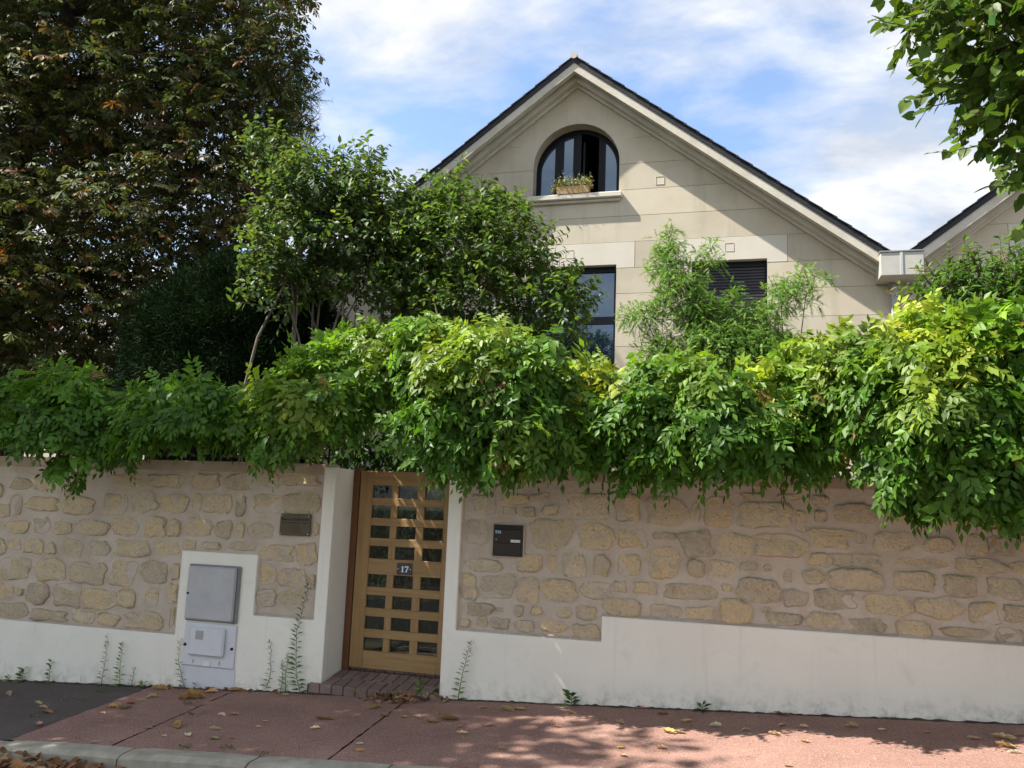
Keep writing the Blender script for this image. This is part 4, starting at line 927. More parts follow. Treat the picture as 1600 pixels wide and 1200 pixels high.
def bulge(u, t):
    """how far the mass stands out over the footway"""
    b = float(np.interp(u, [-200, 0, 40, 110, 190, 285, 365, 460, 535, 590, 640, 700, 790, 880, 945, 1010, 1090, 1180, 1255, 1330, 1420, 1500, 1600, 1900], [0.6, 0.45, 0.5, 0.75, 0.42, 0.72, 0.38, 0.72, 0.40, 0.05, 0.12, 0.62, 0.80, 0.62, 0.32, 0.66, 0.82, 0.62, 0.25, 0.6, 0.90, 1.1, 1.05, 1.0]))
    return b*math.sin(math.pi*min(1.0, 0.16+0.70*t))**0.8
def wisteria(name, u0, u1, label, seed, n_parts):
    rr = random.Random(seed)
    p = P((u0+u1)/2, 745, 7.3); root = empty(name, (p[0], 7.45, GZ(p[0], 7)), label, 'wisteria', 'wisteria along the street wall')
    shoots, norms, ts = [], [], []
    clumps = []
    u = u0+12
    while u < u1:
        vt, vb = lerp_tab(W_TOP, u), lerp_tab(W_BOT, u)
        thin = vb-vt < 190
        v = vt+(34 if thin else 64)
        while v < vb-(44 if thin or 1150 < u < 1400 else 58):
            t = 1-(v-vt)/(vb-vt); e = bulge(u, t)
            y = 6.92-e+rr.uniform(-0.12, 0.14)
            r = rr.uniform(0.13, 0.25)
            uu, vv = u+rr.uniform(-16, 16), v+rr.uniform(-8, 8)
            clumps.append((P(uu, vv, y), r, t))
            if t > 0.55:
                clumps.append((P(uu, vv+6, y+0.40), r*1.1, t))
            v += rr.uniform(28, 40)
        u += rr.uniform(27, 37)
    for c, r, t in clumps:
        ns = int(12*(r/0.2)**2)
        for _ in range(ns):
            n = np.array([rr.gauss(0, 1), rr.gauss(-0.55, 0.8), rr.gauss(0.15+0.25*t, 0.8)]); n /= np.linalg.norm(n)
            if n[1] > 0.55: continue
            q = np.array(c)+n*r*np.array([1.15, 1.0, 0.9])*rr.uniform(0.7, 1.0)
            shoots.append(q); norms.append(n); ts.append(t)
    shoots = np.array(shoots); norms = np.array(norms); ts = np.array(ts); k = len(shoots)
    B, D, NN, LL, C = [], [], [], [], []
    su = np.array([UV(q) for q in shoots])
    yel = np.zeros(k)
    for a, b, r, s in YELLOW: yel = np.maximum(yel, 1.0*s*np.exp(-(((su[:, 0]-a)/(r*0.85))**2+((su[:, 1]-b-14)/(r*0.85))**2)))
    per = 5
    for j in range(per):
        ph = RNG.uniform(0, 2*math.pi, (k, 1)); a = unit(np.cross(norms, np.array([0.2, 0.1, 1.0]))); b = np.cross(norms, a)
        tan = a*np.cos(ph)+b*np.sin(ph)
        g = np.where(ts[:, None] > 0.8, 0.15, 0.75)*RNG.uniform(0.6, 1.4, (k, 1))
        d = unit(norms*0.55+tan*0.8+np.array([0, 0, -1.0])*g)
        keep = RNG.random(k) < 0.93
        B.append(shoots[keep]+rnd(keep.sum())*0.02); D.append(d[keep]); NN.append(unit(norms+np.array([0, -0.1, 0.55]))[keep]); LL.append(RNG.uniform(0.16, 0.28, keep.sum()))
        young_sunlit = np.clip(ts[keep]-0.62, 0, 0.4)[:, None]*1.8  # upper leaves brighter: young growth, plus sunlight put into their colour
        base = np.array([0.070, 0.158, 0.020])*(1-young_sunlit)+np.array([0.180, 0.335, 0.020])*young_sunlit
        y_ = np.clip(yel[keep][:, None]*RNG.uniform(0.5, 1.3, (keep.sum(), 1)), 0, 1)
        base = base*(1-y_)+np.array([0.44, 0.47, 0.055])*y_
        cc = jitter_col(base, keep.sum(), 0.05, 0.18)
        dry = RNG.random(keep.sum()) < 0.006; cc[dry] = (0.27, 0.17, 0.08)
        C.append(cc)
    B, D, NN, LL, C = map(np.concatenate, (B, D, NN, LL, C))
    # the leaves that stand proudest towards the street become parts of their own
    score = -B[:, 1]+RNG.uniform(0, 0.5, len(B)); uvb = np.array([UV(q) for q in B])
    vis = (uvb[:, 0] > -20) & (uvb[:, 0] < 1620); score[~vis] = -99
    pick = np.argsort(-score)[:n_parts]; mask = np.ones(len(B), bool); mask[pick] = False
    for i in pick:
        o = bpy.data.objects.new('leaf', LEAFV[rr.randrange(8)]); COL.objects.link(o); o.parent = root
        d = unit(D[i]); s = unit(np.cross(NN[i], d)); n2 = np.cross(d, s); sc = LL[i]/0.30
        Mx = Matrix(((d[0]*sc, s[0]*sc, n2[0]*sc, B[i][0]), (d[1]*sc, s[1]*sc, n2[1]*sc, B[i][1]), (d[2]*sc, s[2]*sc, n2[2]*sc, B[i][2]), (0, 0, 0, 1)))
        o.matrix_local = Matrix.Translation(-root.location) @ Mx; o.color = (*[float(x) for x in np.clip(C[i], 0.003, 0.9)], 1)
    B, D, NN, LL, C = B[mask], D[mask], NN[mask], LL[mask], C[mask]
    a = compound_leaf_arrays(B, D, NN, LL, 5, 0.090, 0.047)
    cl = C[a[5]]*np.exp(RNG.normal(0, 0.10, (len(a[0]), 1)))
    leaves_obj('foliage', a[0], a[1], a[2], a[3], a[4], cl, LEAF4, M['leaf'], root)['kind'] = 'stuff'
    # woody stems climbing the railing and wandering through the mass
    ln = []; xa, xb = P(u0, 745, 7.25)[0], P(u1, 745, 7.25)[0]
    for q in range(max(2, int((xb-xa)/1.1))):
        x = xa+(q+0.5)*(xb-xa)/max(2, int((xb-xa)/1.1))
        if -3.75 < x < -2.3: continue
        ln.append(([(x, 7.42, 0.0), (x+0.06, 7.40, 0.8), (x-0.05, 7.30, 1.7), (x+0.10, 7.15, 2.2)], [0.035, 0.03, 0.026, 0.02]))
        for _ in range(7):
            c = clumps[rr.randrange(len(clumps))][0]
            if abs(c[0]-x) < 1.3: ln.append((limb((x+0.1, 7.15, 2.15), c, 0.2), [0.016, 0.012, 0.009, 0.007, 0.004]))
    polyline_tubes('stem', ln, M['bark_grey'], root, 5)
    return root
wisteria('wisteria', -170, 505, 'dull green wisteria trailing over the wall left of the gate pillar', 1, 170)
wisteria('wisteria', 505, 950, 'bushy wisteria mound arching over the wooden gate', 2, 170)
wisteria('wisteria', 950, 1238, 'rounded wisteria mound over the wall right of the letterbox', 3, 150)
wisteria('wisteria', 1238, 2350, 'large bright wisteria mass hanging low at the far right', 4, 200)
# garden shrub, upper clumps added as filler to darken the gap above the gate
def filler(name, label, cat, clumps, n, col, Lr, Wr, tpl, mat, base, trunk_to, group=None):
    root = empty(name, base, label, cat, group)
    c = np.array([q[:3] for q in clumps]); r = np.array([q[3:6] for q in clumps]); wgt = r.prod(1); idx = RNG.choice(len(c), n, p=wgt/wgt.sum())
    d = unit(rnd(n)); rad = RNG.uniform(0.25, 1.0, (n, 1))**0.45
    pos = c[idx]+d*rad*r[idx]
    leaves_obj('crown', pos, unit(d+rnd(n)*0.6+np.array([0, 0, -0.3])), unit(d*0.5+rnd(n)*0.5+np.array([0, -0.2, 0.7])), RNG.uniform(*Lr, n), RNG.uniform(*Wr, n), jitter_col(col, n, 0.1, 0.25), tpl, mat, root)
    ln = [(limb(base, t, 0.12), [0.03, 0.026, 0.02, 0.014, 0.008]) for t in trunk_to]
    polyline_tubes('trunk', ln, M['bark_dark'], root, 6); return root
a = P(600, 700, 8.3)
filler('laurel_shrub', 'dark glossy shrub behind the wooden gate, seen through its openings', 'shrub', [(-3.6, 9.3, 0.7, 0.6, 0.5, 0.9), (-2.9, 9.9, 0.8, 0.8, 0.6, 1.0), (-4.2, 8.6, 1.3, 0.5, 0.4, 0.9), (-2.3, 9.2, 0.6, 0.4, 0.4, 0.8), (-3.3, 8.3, 2.25, 0.9, 0.5, 0.5), (-3.2, 9.6, 1.7, 1.0, 0.5, 0.8), (-4.0, 8.2, 2.3, 0.6, 0.4, 0.5)], 9500, (0.035, 0.075, 0.018), (0.07, 0.12), (0.035, 0.055), LEAF6, M['leaf'], (-3.3, 9.7, 0.0), [(-3.6, 9.3, 1.2), (-2.9, 9.8, 1.4), (-3.3, 8.8, 2.0)])

# ================================================================== TREES AND SHRUBS
def shoot_crown(ell, n_shoots, slen, per, up, droop, seed, shell=0.45):
    """shoots spread through ellipsoids; returns leaf base points, directions, normals and shoot polylines"""
    r = np.random.default_rng(seed)
    c = np.array([q[:3] for q in ell], float); R = np.array([q[3:6] for q in ell], float); w = R.prod(1)**0.75; w /= w.sum()
    idx = r.choice(len(c), n_shoots, p=w); d = unit(r.normal(size=(n_shoots, 3)))
    rad = r.uniform(shell, 1.0, (n_shoots, 1))**0.7
    base = c[idx]+d*rad*R[idx]
    sd = unit(d*0.9+np.array([0, 0, up])+r.normal(size=(n_shoots, 3))*0.35)
    L = r.uniform(slen*0.6, slen*1.3, (n_shoots, 1))
    pos, dr, nm = [], [], []
    for j in range(per):
        t = (j+0.6)/per
        a = unit(np.cross(sd, np.array([0.3, 0.5, 0.2])+r.normal(size=(n_shoots, 3))*0.2)); b = np.cross(sd, a); ph = j*2.4+r.uniform(0, 6.28, (n_shoots, 1))*0.3+r.uniform(0, 6.28)
        o = a*np.cos(ph)+b*np.sin(ph)
        pos.append(base+sd*L*t+np.array([0, 0, -droop])*L*t*t); dd = unit(o*0.85+sd*0.5+np.array([0, 0, -0.35])+r.normal(size=(n_shoots, 3))*0.25)
        dr.append(dd); nm.append(unit(np.array([0, 0, 0.9])+sd*0.3+r.normal(size=(n_shoots, 3))*0.35))
    lines = np.stack([base-sd*L*0.3, base+sd*L*0.5+np.array([0, 0, -droop*0.25])*L, base+sd*L*1.02+np.array([0, 0, -droop])*L], 1)
    return np.concatenate(pos), np.concatenate(dr), np.concatenate(nm), lines
def twig_mesh(name, lines, r0, mat, parent):
    """three-sided twigs along (N,3,3) polylines"""
    n = len(lines); ang = np.array([0, 2.094, 4.189]); V = np.zeros((n, 9, 3))
    t = unit(lines[:, 2]-lines[:, 0]); a = unit(np.cross(t, np.array([0.3, 0.9, 0.2]))); b = np.cross(t, a)
    for i, rr in enumerate((r0, r0*0.75, r0*0.35)):
        for k in range(3): V[:, i*3+k] = lines[:, i]+(a*math.cos(ang[k])+b*math.sin(ang[k]))*rr
    F = [(i*3+k, i*3+(k+1) % 3, i*3+3+(k+1) % 3, i*3+3+k) for i in range(2) for k in range(3)]
    return build_faces(name, V, F, 9, np.full((n, 3), 0.1), mat, parent)
def skeleton(root, base, forks, mat, name='trunk', r0=0.1, seed=0):
    """forks: list of (point, radius); trunk as one tapered limb, then limbs"""
    V, F = [], []
    for pts, rad in forks: tube_geo(pts, rad, 8, V, F)
    return mobj(name, V, F, mat, root, True)

def pe(u, v, Y, ru, rv, ry=None):          # ellipsoid whose outline in the photo is about ru x rv at depth Y
    p = P(u, v, Y); s = np.linalg.norm(p-np.array([0, 0, CAMZ]))/FPX
    return (*p, ru*s, ry if ry else (ru+rv)*0.5*s, rv*s)

# --- horse chestnut, browning, left
CH = 11.5
ch_root_p = P(25, 600, CH)
ch = empty('chestnut_tree', (ch_root_p[0], CH, -0.4), 'big dark horse chestnut with browning leaves filling the upper left', 'tree')
E_CH = [pe(365, 60, 11.0, 88, 80), pe(380, 150, 11.0, 72, 70), pe(300, 60, 11.5, 120, 110), pe(300, 180, 11.3, 120, 90), pe(180, 40, 11.5, 150, 120), pe(190, 150, 11.0, 130, 80), pe(60, 60, 11.5, 160, 120), pe(20, 180, 10.6, 130, 90), pe(330, 270, 11.0, 95, 80), pe(380, 320, 11.0, 50, 60), pe(230, 330, 10.6, 110, 75), pe(110, 360, 10.4, 120, 80), pe(20, 380, 10.2, 110, 90), pe(250, 420, 11.0, 100, 55), pe(130, 470, 10.4, 110, 70), pe(30, 520, 10.0, 100, 80), pe(120, 560, 10.6, 80, 45), pe(-120, 200, 11.0, 150, 200), pe(-120, 480, 10.5, 130, 150), pe(100, -120, 11.5, 220, 110), pe(330, -70, 11.5, 130, 90), pe(420, 85, 11.0, 46, 55), pe(-160, -120, 11.5, 200, 150), pe(350, 400, 11.6, 60, 50), pe(270, 500, 12.0, 90, 60), pe(200, 290, 12.0, 130, 70), pe(320, 350, 12.2, 100, 70), pe(80, 290, 12.2, 110, 60), pe(60, 450, 11.8, 120, 60), pe(190, 520, 12.2, 110, 60), pe(60, 580, 11.0, 100, 40), pe(400, 250, 12.0, 50, 60)]
def palmate(ell, n_shoots, slen, per, seed, Lr, col_fn, root, mat, up=0.1, shell=0.35, leaflets=6):
    pos, d, nm, lines = shoot_crown(ell, n_shoots, slen, per, up, 0.35, seed, shell)
    k = len(pos); pet = RNG.uniform(0.08, 0.16, (k, 1)); hub = pos+d*pet
    nm = unit(nm+rnd(k)*0.2); s = unit(np.cross(nm, d)); d2 = unit(np.cross(s, nm)); base = col_fn(k)
    A = [[], [], [], [], [], []]
    for j in range(leaflets):
        an = (j-(leaflets-1)/2)*0.78*6/leaflets
        ld = unit(d2*math.cos(an)+s*math.sin(an)+np.array([0, 0, -0.45])+rnd(k)*0.10)
        L = RNG.uniform(*Lr, k)*(1-0.09*abs(j-(leaflets-1)/2))
        for q, v in enumerate((hub, ld, unit(nm+rnd(k)*0.25), L, L*RNG.uniform(0.34, 0.44, k), base*np.exp(RNG.normal(0, 0.12, (k, 1))))): A[q].append(v)
    A = [np.concatenate(q) for q in A]
    o = leaves_obj('crown', *A, OBOV, mat, root); twig_mesh('twigs', lines, 0.006, M['bark_dark'], root); return o
def chestnut_col(k):
    b = np.tile(np.array([0.066, 0.086, 0.025]), (k, 1)); m = RNG.random(k)
    b[m < 0.30] = (0.095, 0.084, 0.034); b[m < 0.11] = (0.125, 0.086, 0.042); b[m < 0.02] = (0.22, 0.095, 0.045); b[m > 0.94] = (0.10, 0.12, 0.025)
    return jitter_col(b, k, 0.10, 0.22)
palmate(E_CH, 8800, 0.40, 3, 5, (0.13, 0.20), chestnut_col, ch, M['leaf_dull'])
tb = np.array([ch_root_p[0], CH, -0.5]); j1 = P(20, 330, CH); j2 = P(60, 150, CH); j3 = P(110, 20, CH); L1 = P(110, 215, 11.3); L2 = P(215, 228, 11.0); L3 = P(330, 190, 11.0)
forks = [([tb, (tb+j1)/2+(0.05, 0, 0), j1, j2, j3, P(140, -150, CH)], [0.42, 0.36, 0.30, 0.22, 0.16, 0.08]), ([P(30, 240, CH), P(80, 195, 11.4), L1, P(160, 233, 11.1), L2, L3, P(420, 120, 10.9)], [0.20, 0.17, 0.14, 0.11, 0.09, 0.06, 0.02])]
for a_, b_ in (((60, 150), (-120, 60)), ((60, 150), (260, 60)), ((20, 330), (150, 330)), ((20, 330), (-140, 300)), ((110, 20), (330, -60)), ((20, 400), (200, 430)), ((20, 450), (110, 500)), ((215, 228), (330, 290)), ((15, 480), (-100, 500))):
    forks.append((limb(P(*a_, CH), P(*b_, CH-0.4), 0.12, 6), [0.12, 0.10, 0.08, 0.06, 0.04, 0.02]))
skeleton(ch, tb, forks, M['bark_dark'])

# --- clipped yew dome
yp = P(370, 600, 10.6); yw = empty('yew_dome', (yp[0], 10.6, 0.0), 'dark clipped evergreen yew dome behind the wisteria', 'shrub')
E_Y = [pe(375, 610, 10.4, 180, 205, 1.5)]
n = 52000; d = unit(rnd(n)); d[:, 2] = np.where(d[:, 2] < -0.3, -d[:, 2], d[:, 2]); d[:, 1] = np.where(RNG.random(n) < 0.7, -np.abs(d[:, 1]), d[:, 1])
c = np.array(E_Y[0][:3]); R = np.array(E_Y[0][3:6])
lump = 1+0.035*np.sin(d[:, 0]*19+d[:, 2]*11)+0.03*np.sin(d[:, 1]*17-d[:, 2]*23)
pos = c+d*R*(lump*RNG.uniform(0.90, 1.0, n)**0.8)[:, None]
leaves_obj('crown', pos, unit(d*0.8+rnd(n)*0.55+(0, 0, 0.1)), unit(rnd(n)), RNG.uniform(0.05, 0.10, n), RNG.uniform(0.012, 0.020, n), jitter_col((0.011, 0.024, 0.009), n, 0.12, 0.35), BLADE, M['needle'], yw)
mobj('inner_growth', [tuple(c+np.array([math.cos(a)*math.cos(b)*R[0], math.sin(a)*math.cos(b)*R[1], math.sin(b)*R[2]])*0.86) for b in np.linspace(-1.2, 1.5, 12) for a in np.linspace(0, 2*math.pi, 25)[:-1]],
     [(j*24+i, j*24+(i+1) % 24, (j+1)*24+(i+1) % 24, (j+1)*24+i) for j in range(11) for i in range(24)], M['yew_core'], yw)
polyline_tubes('trunk', [([(yp[0], 10.6, -0.3), (yp[0], 10.5, 1.2)], [0.12, 0.09])], M['bark_dark'], yw, 8)

# --- pine glimpsed behind the chestnut
pp = P(440, 560, 19); pn = empty('pine_tree', (pp[0], 19, 0), 'blue green pine peeping out behind the chestnut crown', 'tree')
E_P = [pe(470, 150, 19, 26, 18), pe(455, 195, 19, 36, 18), pe(475, 225, 19, 22, 14), pe(440, 250, 19, 50, 22), pe(430, 130, 19, 40, 24), pe(430, 300, 19, 50, 30), pe(410, 200, 19, 50, 30)]
pos, d, nm, lines = shoot_crown(E_P, 1300, 0.35, 14, 0.35, 0.0, 8, 0.2)
leaves_obj('crown', pos, d, nm, RNG.uniform(0.10, 0.17, len(pos)), RNG.uniform(0.010, 0.016, len(pos)), jitter_col((0.055, 0.095, 0.055), len(pos), 0.1, 0.25), BLADE, M['needle'], pn)
twig_mesh('twigs', lines, 0.012, M['bark_dark'], pn)
skeleton(pn, pp, [([(pp[0], 19, -0.5), P(438, 350, 19), P(440, 130, 19)], [0.22, 0.16, 0.04])]+[(limb(P(438, 300-40*i, 19), P(*q, 19), 0.1, 4), [0.06, 0.05, 0.03, 0.015]) for i, q in enumerate(((470, 225), (455, 195), (470, 150), (420, 200)))], M['bark_dark'])

# --- two loose leafy shrubs in front of the house
def leafy(name, label, ell, n_shoots, slen, per, up, seed, Lr, Wr, col, base, stems, bark, tips=0.15, mat='leaf', tpl=LEAF6, group=None):
    root = empty(name, base, label, 'shrub', group)
    pos, d, nm, lines = shoot_crown(ell, n_shoots, slen, per, up, 0.0, seed, 0.25)
    n = len(pos); cc = jitter_col(col, n, 0.10, 0.2)
    top = np.tile(RNG.random(n_shoots) < tips, per); cc[top] = cc[top]*np.array([1.5, 1.35, 0.9])
    leaves_obj('crown', pos, d, nm, RNG.uniform(*Lr, n), RNG.uniform(*Wr, n), cc, tpl, M[mat], root)
    twig_mesh('twigs', lines, 0.0045, M['twig'], root)
    if stems: polyline_tubes('stem', stems, M[bark], root, 6)
    return root
def stem_fan(base, tips, r0, sub=2):
    out = []
    for t in tips:
        l = limb(base+RNG.normal(0, 0.08, 3)*np.array([1, 1, 0]), t, 0.12, 6); out.append((l, [r0, r0*0.85, r0*0.7, r0*0.55, r0*0.4, r0*0.22]))
        for _ in range(sub):
            i = RNG.integers(2, 5); e = np.asarray(t)+RNG.normal(0, 0.2, 3)*np.array([1, 0.6, 0.5])-np.array([0, 0, 0.1]); out.append((limb(l[i], e, 0.1, 4), [r0*0.5, r0*0.4, r0*0.3, r0*0.14]))
    return out
b1 = P(470, 620, 9.4); b1[2] = 0.1
E1 = [pe(520, 300, 9.6, 75, 42), pe(560, 262, 9.6, 40, 28), pe(480, 300, 9.4, 60, 60), pe(590, 320, 9.6, 60, 45), pe(450, 370, 9.2, 60, 60), pe(540, 370, 9.5, 90, 60), pe(620, 380, 9.6, 60, 50), pe(430, 450, 9.1, 40, 50), pe(560, 440, 9.5, 60, 40), pe(500, 430, 9.6, 60, 40), pe(420, 250, 9.6, 40, 40)]
leafy('lilac_shrub', 'tall loose green shrub with bare grey stems left of the gable', E1, 1350, 0.26, 7, 0.75, 21, (0.075, 0.125), (0.048, 0.074), (0.078, 0.130, 0.048), b1,
      stem_fan(b1, [P(440, 440, 9.2), P(480, 330, 9.4), P(520, 300, 9.6), P(560, 260, 9.6), P(600, 330, 9.6), P(455, 400, 9.2), P(540, 400, 9.5), P(600, 420, 9.6)], 0.034, 1), 'bark_grey', 0.22)
b2 = P(760, 640, 9.6); b2[2] = 0.1
E2 = [pe(690, 335, 9.8, 45, 34), pe(730, 325, 9.7, 55, 38), pe(780, 340, 9.6, 50, 36), pe(700, 390, 9.6, 90, 60), pe(790, 390, 9.5, 75, 55), pe(830, 440, 9.4, 60, 45), pe(870, 470, 9.3, 52, 38), pe(740, 470, 9.5, 100, 50), pe(640, 440, 9.6, 60, 50), pe(640, 350, 9.7, 50, 40), pe(890, 500, 9.2, 30, 28), pe(800, 520, 9.5, 70, 30), pe(705, 285, 9.8, 18, 18), pe(650, 490, 9.6, 60, 36)]
leafy('hibiscus_shrub', 'broad bushy green shrub hiding the left window of the house', E2, 1650, 0.24, 7, 0.65, 22, (0.065, 0.11), (0.042, 0.066), (0.076, 0.138, 0.036), b2,
      stem_fan(b2, [P(690, 320, 9.8), P(740, 330, 9.7), P(790, 360, 9.6), P(840, 430, 9.4), P(700, 420, 9.6), P(640, 420, 9.6), P(880, 470, 9.3), P(650, 370, 9.7)], 0.03, 1), 'twig', 0.25)

# --- feathery mimosa in front of the shuttered window
b3 = P(1120, 640, 9.0); b3[2] = 0.1
mi = empty('mimosa_tree', b3, 'feathery bright green mimosa in front of the shuttered window', 'tree')
E3 = [pe(1048, 415, 9.0, 24, 34), pe(1045, 375, 9.0, 8, 16), pe(1106, 405, 9.0, 10, 26), pe(1065, 465, 8.9, 34, 34), pe(1010, 495, 8.9, 34, 15), pe(1095, 500, 8.9, 38, 36), pe(1125, 545, 8.9, 80, 28), pe(1200, 545, 9.0, 46, 28), pe(1232, 465, 9.1, 30, 24), pe(1265, 440, 9.2, 22, 12), pe(1150, 480, 9.0, 16, 24), pe(1185, 510, 9.0, 30, 26), pe(1170, 570, 8.9, 60, 14), pe(1035, 545, 8.9, 36, 16)]
pos, d, nm, lines = shoot_crown(E3, 1150, 0.13, 6, 0.7, 0.10, 31, 0.10)
k = len(pos); a = compound_leaf_arrays(pos, unit(d+rnd(k)*0.2), nm, RNG.uniform(0.10, 0.16, k), 10, 0.028, 0.0125)
leaves_obj('crown', a[0], a[1], a[2], a[3], a[4], jitter_col((0.15, 0.27, 0.06), k, 0.1, 0.2)[a[5]], BLADE, M['leaf'], mi)
twig_mesh('twigs', lines, 0.004, M['twig'], mi)
polyline_tubes('trunk', stem_fan(b3, [P(1050, 420, 9.0), P(1110, 430, 9.0), P(1160, 470, 9.0), P(1220, 470, 9.1), P(1010, 500, 8.9), P(1260, 455, 9.2), P(1180, 540, 8.9), P(1080, 480, 8.9)], 0.022, 0), M['bark_grey'], mi, 6)

# --- shrub rising behind the right hand wisteria
b4 = P(1530, 660, 7.9); b4[2] = 0.1
E4 = [pe(1500, 470, 7.7, 55, 50), pe(1555, 455, 7.7, 60, 45), pe(1610, 470, 7.7, 60, 55), pe(1470, 500, 7.7, 40, 40), pe(1560, 520, 7.6, 80, 50), pe(1690, 480, 7.7, 80, 60), pe(1560, 590, 7.7, 70, 50)]
leafy('privet_shrub', 'dense dark green shrub with upright shoots behind the right hand wisteria', E4, 1200, 0.20, 8, 0.5, 41, (0.055, 0.085), (0.022, 0.034), (0.060, 0.135, 0.020), b4,
      stem_fan(b4, [P(1500, 480, 7.7), P(1560, 460, 7.7), P(1610, 480, 7.7), P(1470, 510, 7.7)], 0.026, 2), 'twig', 0.2)
# its long leading shoots
sh = bpy.data.objects[-1] if False else None
pr = [o for o in bpy.data.objects if o.name.startswith('privet_shrub')][0]
A = [[], [], [], [], [], []]; ln = []
for (u0_, v0_), (u1_, v1_), nl in (((1518, 440), (1513, 388), 9), ((1470, 508), (1385, 452), 10), ((1560, 425), (1566, 398), 6), ((1450, 440), (1432, 418), 5), ((1340, 520), (1384, 505), 5)):
    p0, p1 = P(u0_, v0_, 7.6), P(u1_, v1_, 7.5); pts = limb(p0, p1, 0.08, 6); ln.append((pts, [0.005, 0.0045, 0.004, 0.0035, 0.003, 0.002]))
    for j in range(nl):
        t = (j+0.5)/nl*5; i = int(min(4, t)); c = pts[i]+(pts[i+1]-pts[i])*(t-i)
        for sg in (-1, 1):
            A[0].append(c); A[1].append(unit(np.array([sg*0.9, RNG.normal(-0.2, 0.3), RNG.normal(0.15, 0.15)])+(p1-p0)*0.6)); A[2].append(unit(np.array([0, -0.4, 0.9])+RNG.normal(0, 0.2, 3)))
            A[3].append(RNG.uniform(0.06, 0.09)); A[4].append(RNG.uniform(0.022, 0.03)); A[5].append(np.array([0.10, 0.13, 0.03])*RNG.uniform(0.7, 1.4)+np.array([0.06, 0.0, 0.0])*(j > nl*0.6))
A = [np.array(q) for q in A]; leaves_obj('shoot_leaves', *A, LEAF6, M['leaf'], pr); polyline_tubes('shoot', ln, M['twig'], pr, 4)

# --- lime tree at the kerb on the right, its branch ends hang into the upper right corner
lp = np.array([6.2, 3.9, GZ(6.2, 3.9)])
lm = empty('lime_tree', lp, 'lime tree branches with broad leaves overhanging the upper right corner', 'tree')
LY = 4.3
E5 = [pe(1560, 20, LY, 90, 60, 0.6), pe(1475, 15, LY, 50, 30, 0.3), pe(1610, 100, LY, 90, 70, 0.6), pe(1530, 70, LY, 45, 40, 0.4), pe(1650, 170, LY, 75, 50, 0.5), pe(1720, 60, LY, 140, 120, 0.8), pe(1625, 225, LY, 30, 30, 0.3), pe(1740, 240, LY, 110, 80, 0.6), pe(1600, -80, LY, 180, 90, 0.8), pe(1900, 80, LY, 160, 140, 0.8), pe(2050, 200, LY, 150, 140, 0.8), pe(1880, -150, LY, 200, 120, 0.9)]
pos, d, nm, lines = shoot_crown(E5, 1900, 0.17, 5, -0.05, 0.35, 51, 0.1)
keep = np.array([UV(q)[0] > 1375 for q in pos])
pos, d, nm = pos[keep], d[keep], nm[keep]; n = len(pos)
d = unit(d+np.array([-0.3, 0, -0.25])); nm = unit(rnd(n)*0.55+np.array([-0.2, -0.15, 0.8])); Ls = RNG.uniform(0.048, 0.078, n); Ws = Ls*RNG.uniform(0.85, 1.0, n)
cc = jitter_col((0.075, 0.135, 0.022), n, 0.12, 0.25)
uvp = np.array([UV(q) for q in pos]); inside = (uvp[:, 0] < 1600) & (uvp[:, 1] > 0)
# branch sprays traced along the outline
spr = [((1500, 20), (1385, 42), 11), ((1480, 80), (1362, 30), 9), ((1500, 110), (1440, 100), 8), ((1530, 120), (1415, 158), 9), ((1580, 205), (1462, 238), 8), ((1600, 235), (1560, 268), 6), ((1600, 285), (1565, 292), 5), ((1600, 345), (1590, 360), 3), ((1540, 150), (1470, 135), 7), ((1560, 190), (1510, 178), 5)]
ln = []; sp, sd_, sn, sL, sc_ = [], [], [], [], []
for (a0, a1), (b0, b1_), nl in spr:
    p0, p1 = P(a0, a1, LY), P(b0, b1_, LY-0.15); pts = limb(p0, p1, 0.10, 6); ln.append((pts, [0.004, 0.0036, 0.0032, 0.0028, 0.0024, 0.0016]))
    for j in range(nl):
        t = (j+0.8)/nl*5; i = int(min(4, t)); c = pts[i]+(pts[i+1]-pts[i])*min(1, t-i); sg = 1 if j % 2 else -1
        sp.append(c); sd_.append(unit((p1-p0)/np.linalg.norm(p1-p0)*0.7+np.array([0, RNG.normal(0, 0.4), sg*0.5-0.25]))); sn.append(unit(np.array([RNG.normal(-0.3, 0.4), RNG.normal(-0.6, 0.4), 0.6]))); sL.append(RNG.uniform(0.05, 0.078)); sc_.append(np.array([0.10, 0.165, 0.025])*RNG.uniform(0.7, 1.4))
[polyline_tubes('spray', [q], M['twig'], lm, 4) for q in ln]
heart = None
sp, sd_, sn, sL, sc_ = map(np.array, (sp, sd_, sn, sL, sc_))
# individual leaves: all spray leaves plus the visible ones that stand towards the viewer
def single_leaf_mesh(seed):
    T = HEART[0].copy(); r = np.random.default_rng(seed); T[:, 2] += r.normal(0, 0.03, len(T))-0.10*np.abs(T[:, 1]); T[:, 2] -= 0.10*T[:, 0]**2
    o = build_faces('leaf', T[None], HEART[1], len(T), np.ones((1, 3))*0.85, M['leaf_part']); me = o.data; bpy.data.objects.remove(o); return me
HV = [single_leaf_mesh(i) for i in range(6)]
def put_leaf(root, p, d, nn, L, W, col, k):
    o = bpy.data.objects.new('leaf', HV[k % 6]); COL.objects.link(o); o.parent = root
    d = unit(d); s = unit(np.cross(nn, d)); n2 = np.cross(d, s)
    Mx = Matrix(((d[0]*L, s[0]*W, n2[0]*L, p[0]), (d[1]*L, s[1]*W, n2[1]*L, p[1]), (d[2]*L, s[2]*W, n2[2]*L, p[2]), (0, 0, 0, 1)))
    o.matrix_local = Matrix.Translation(-root.location) @ Mx; o.color = (*[float(x) for x in np.clip(col, 0.003, 0.9)], 1)
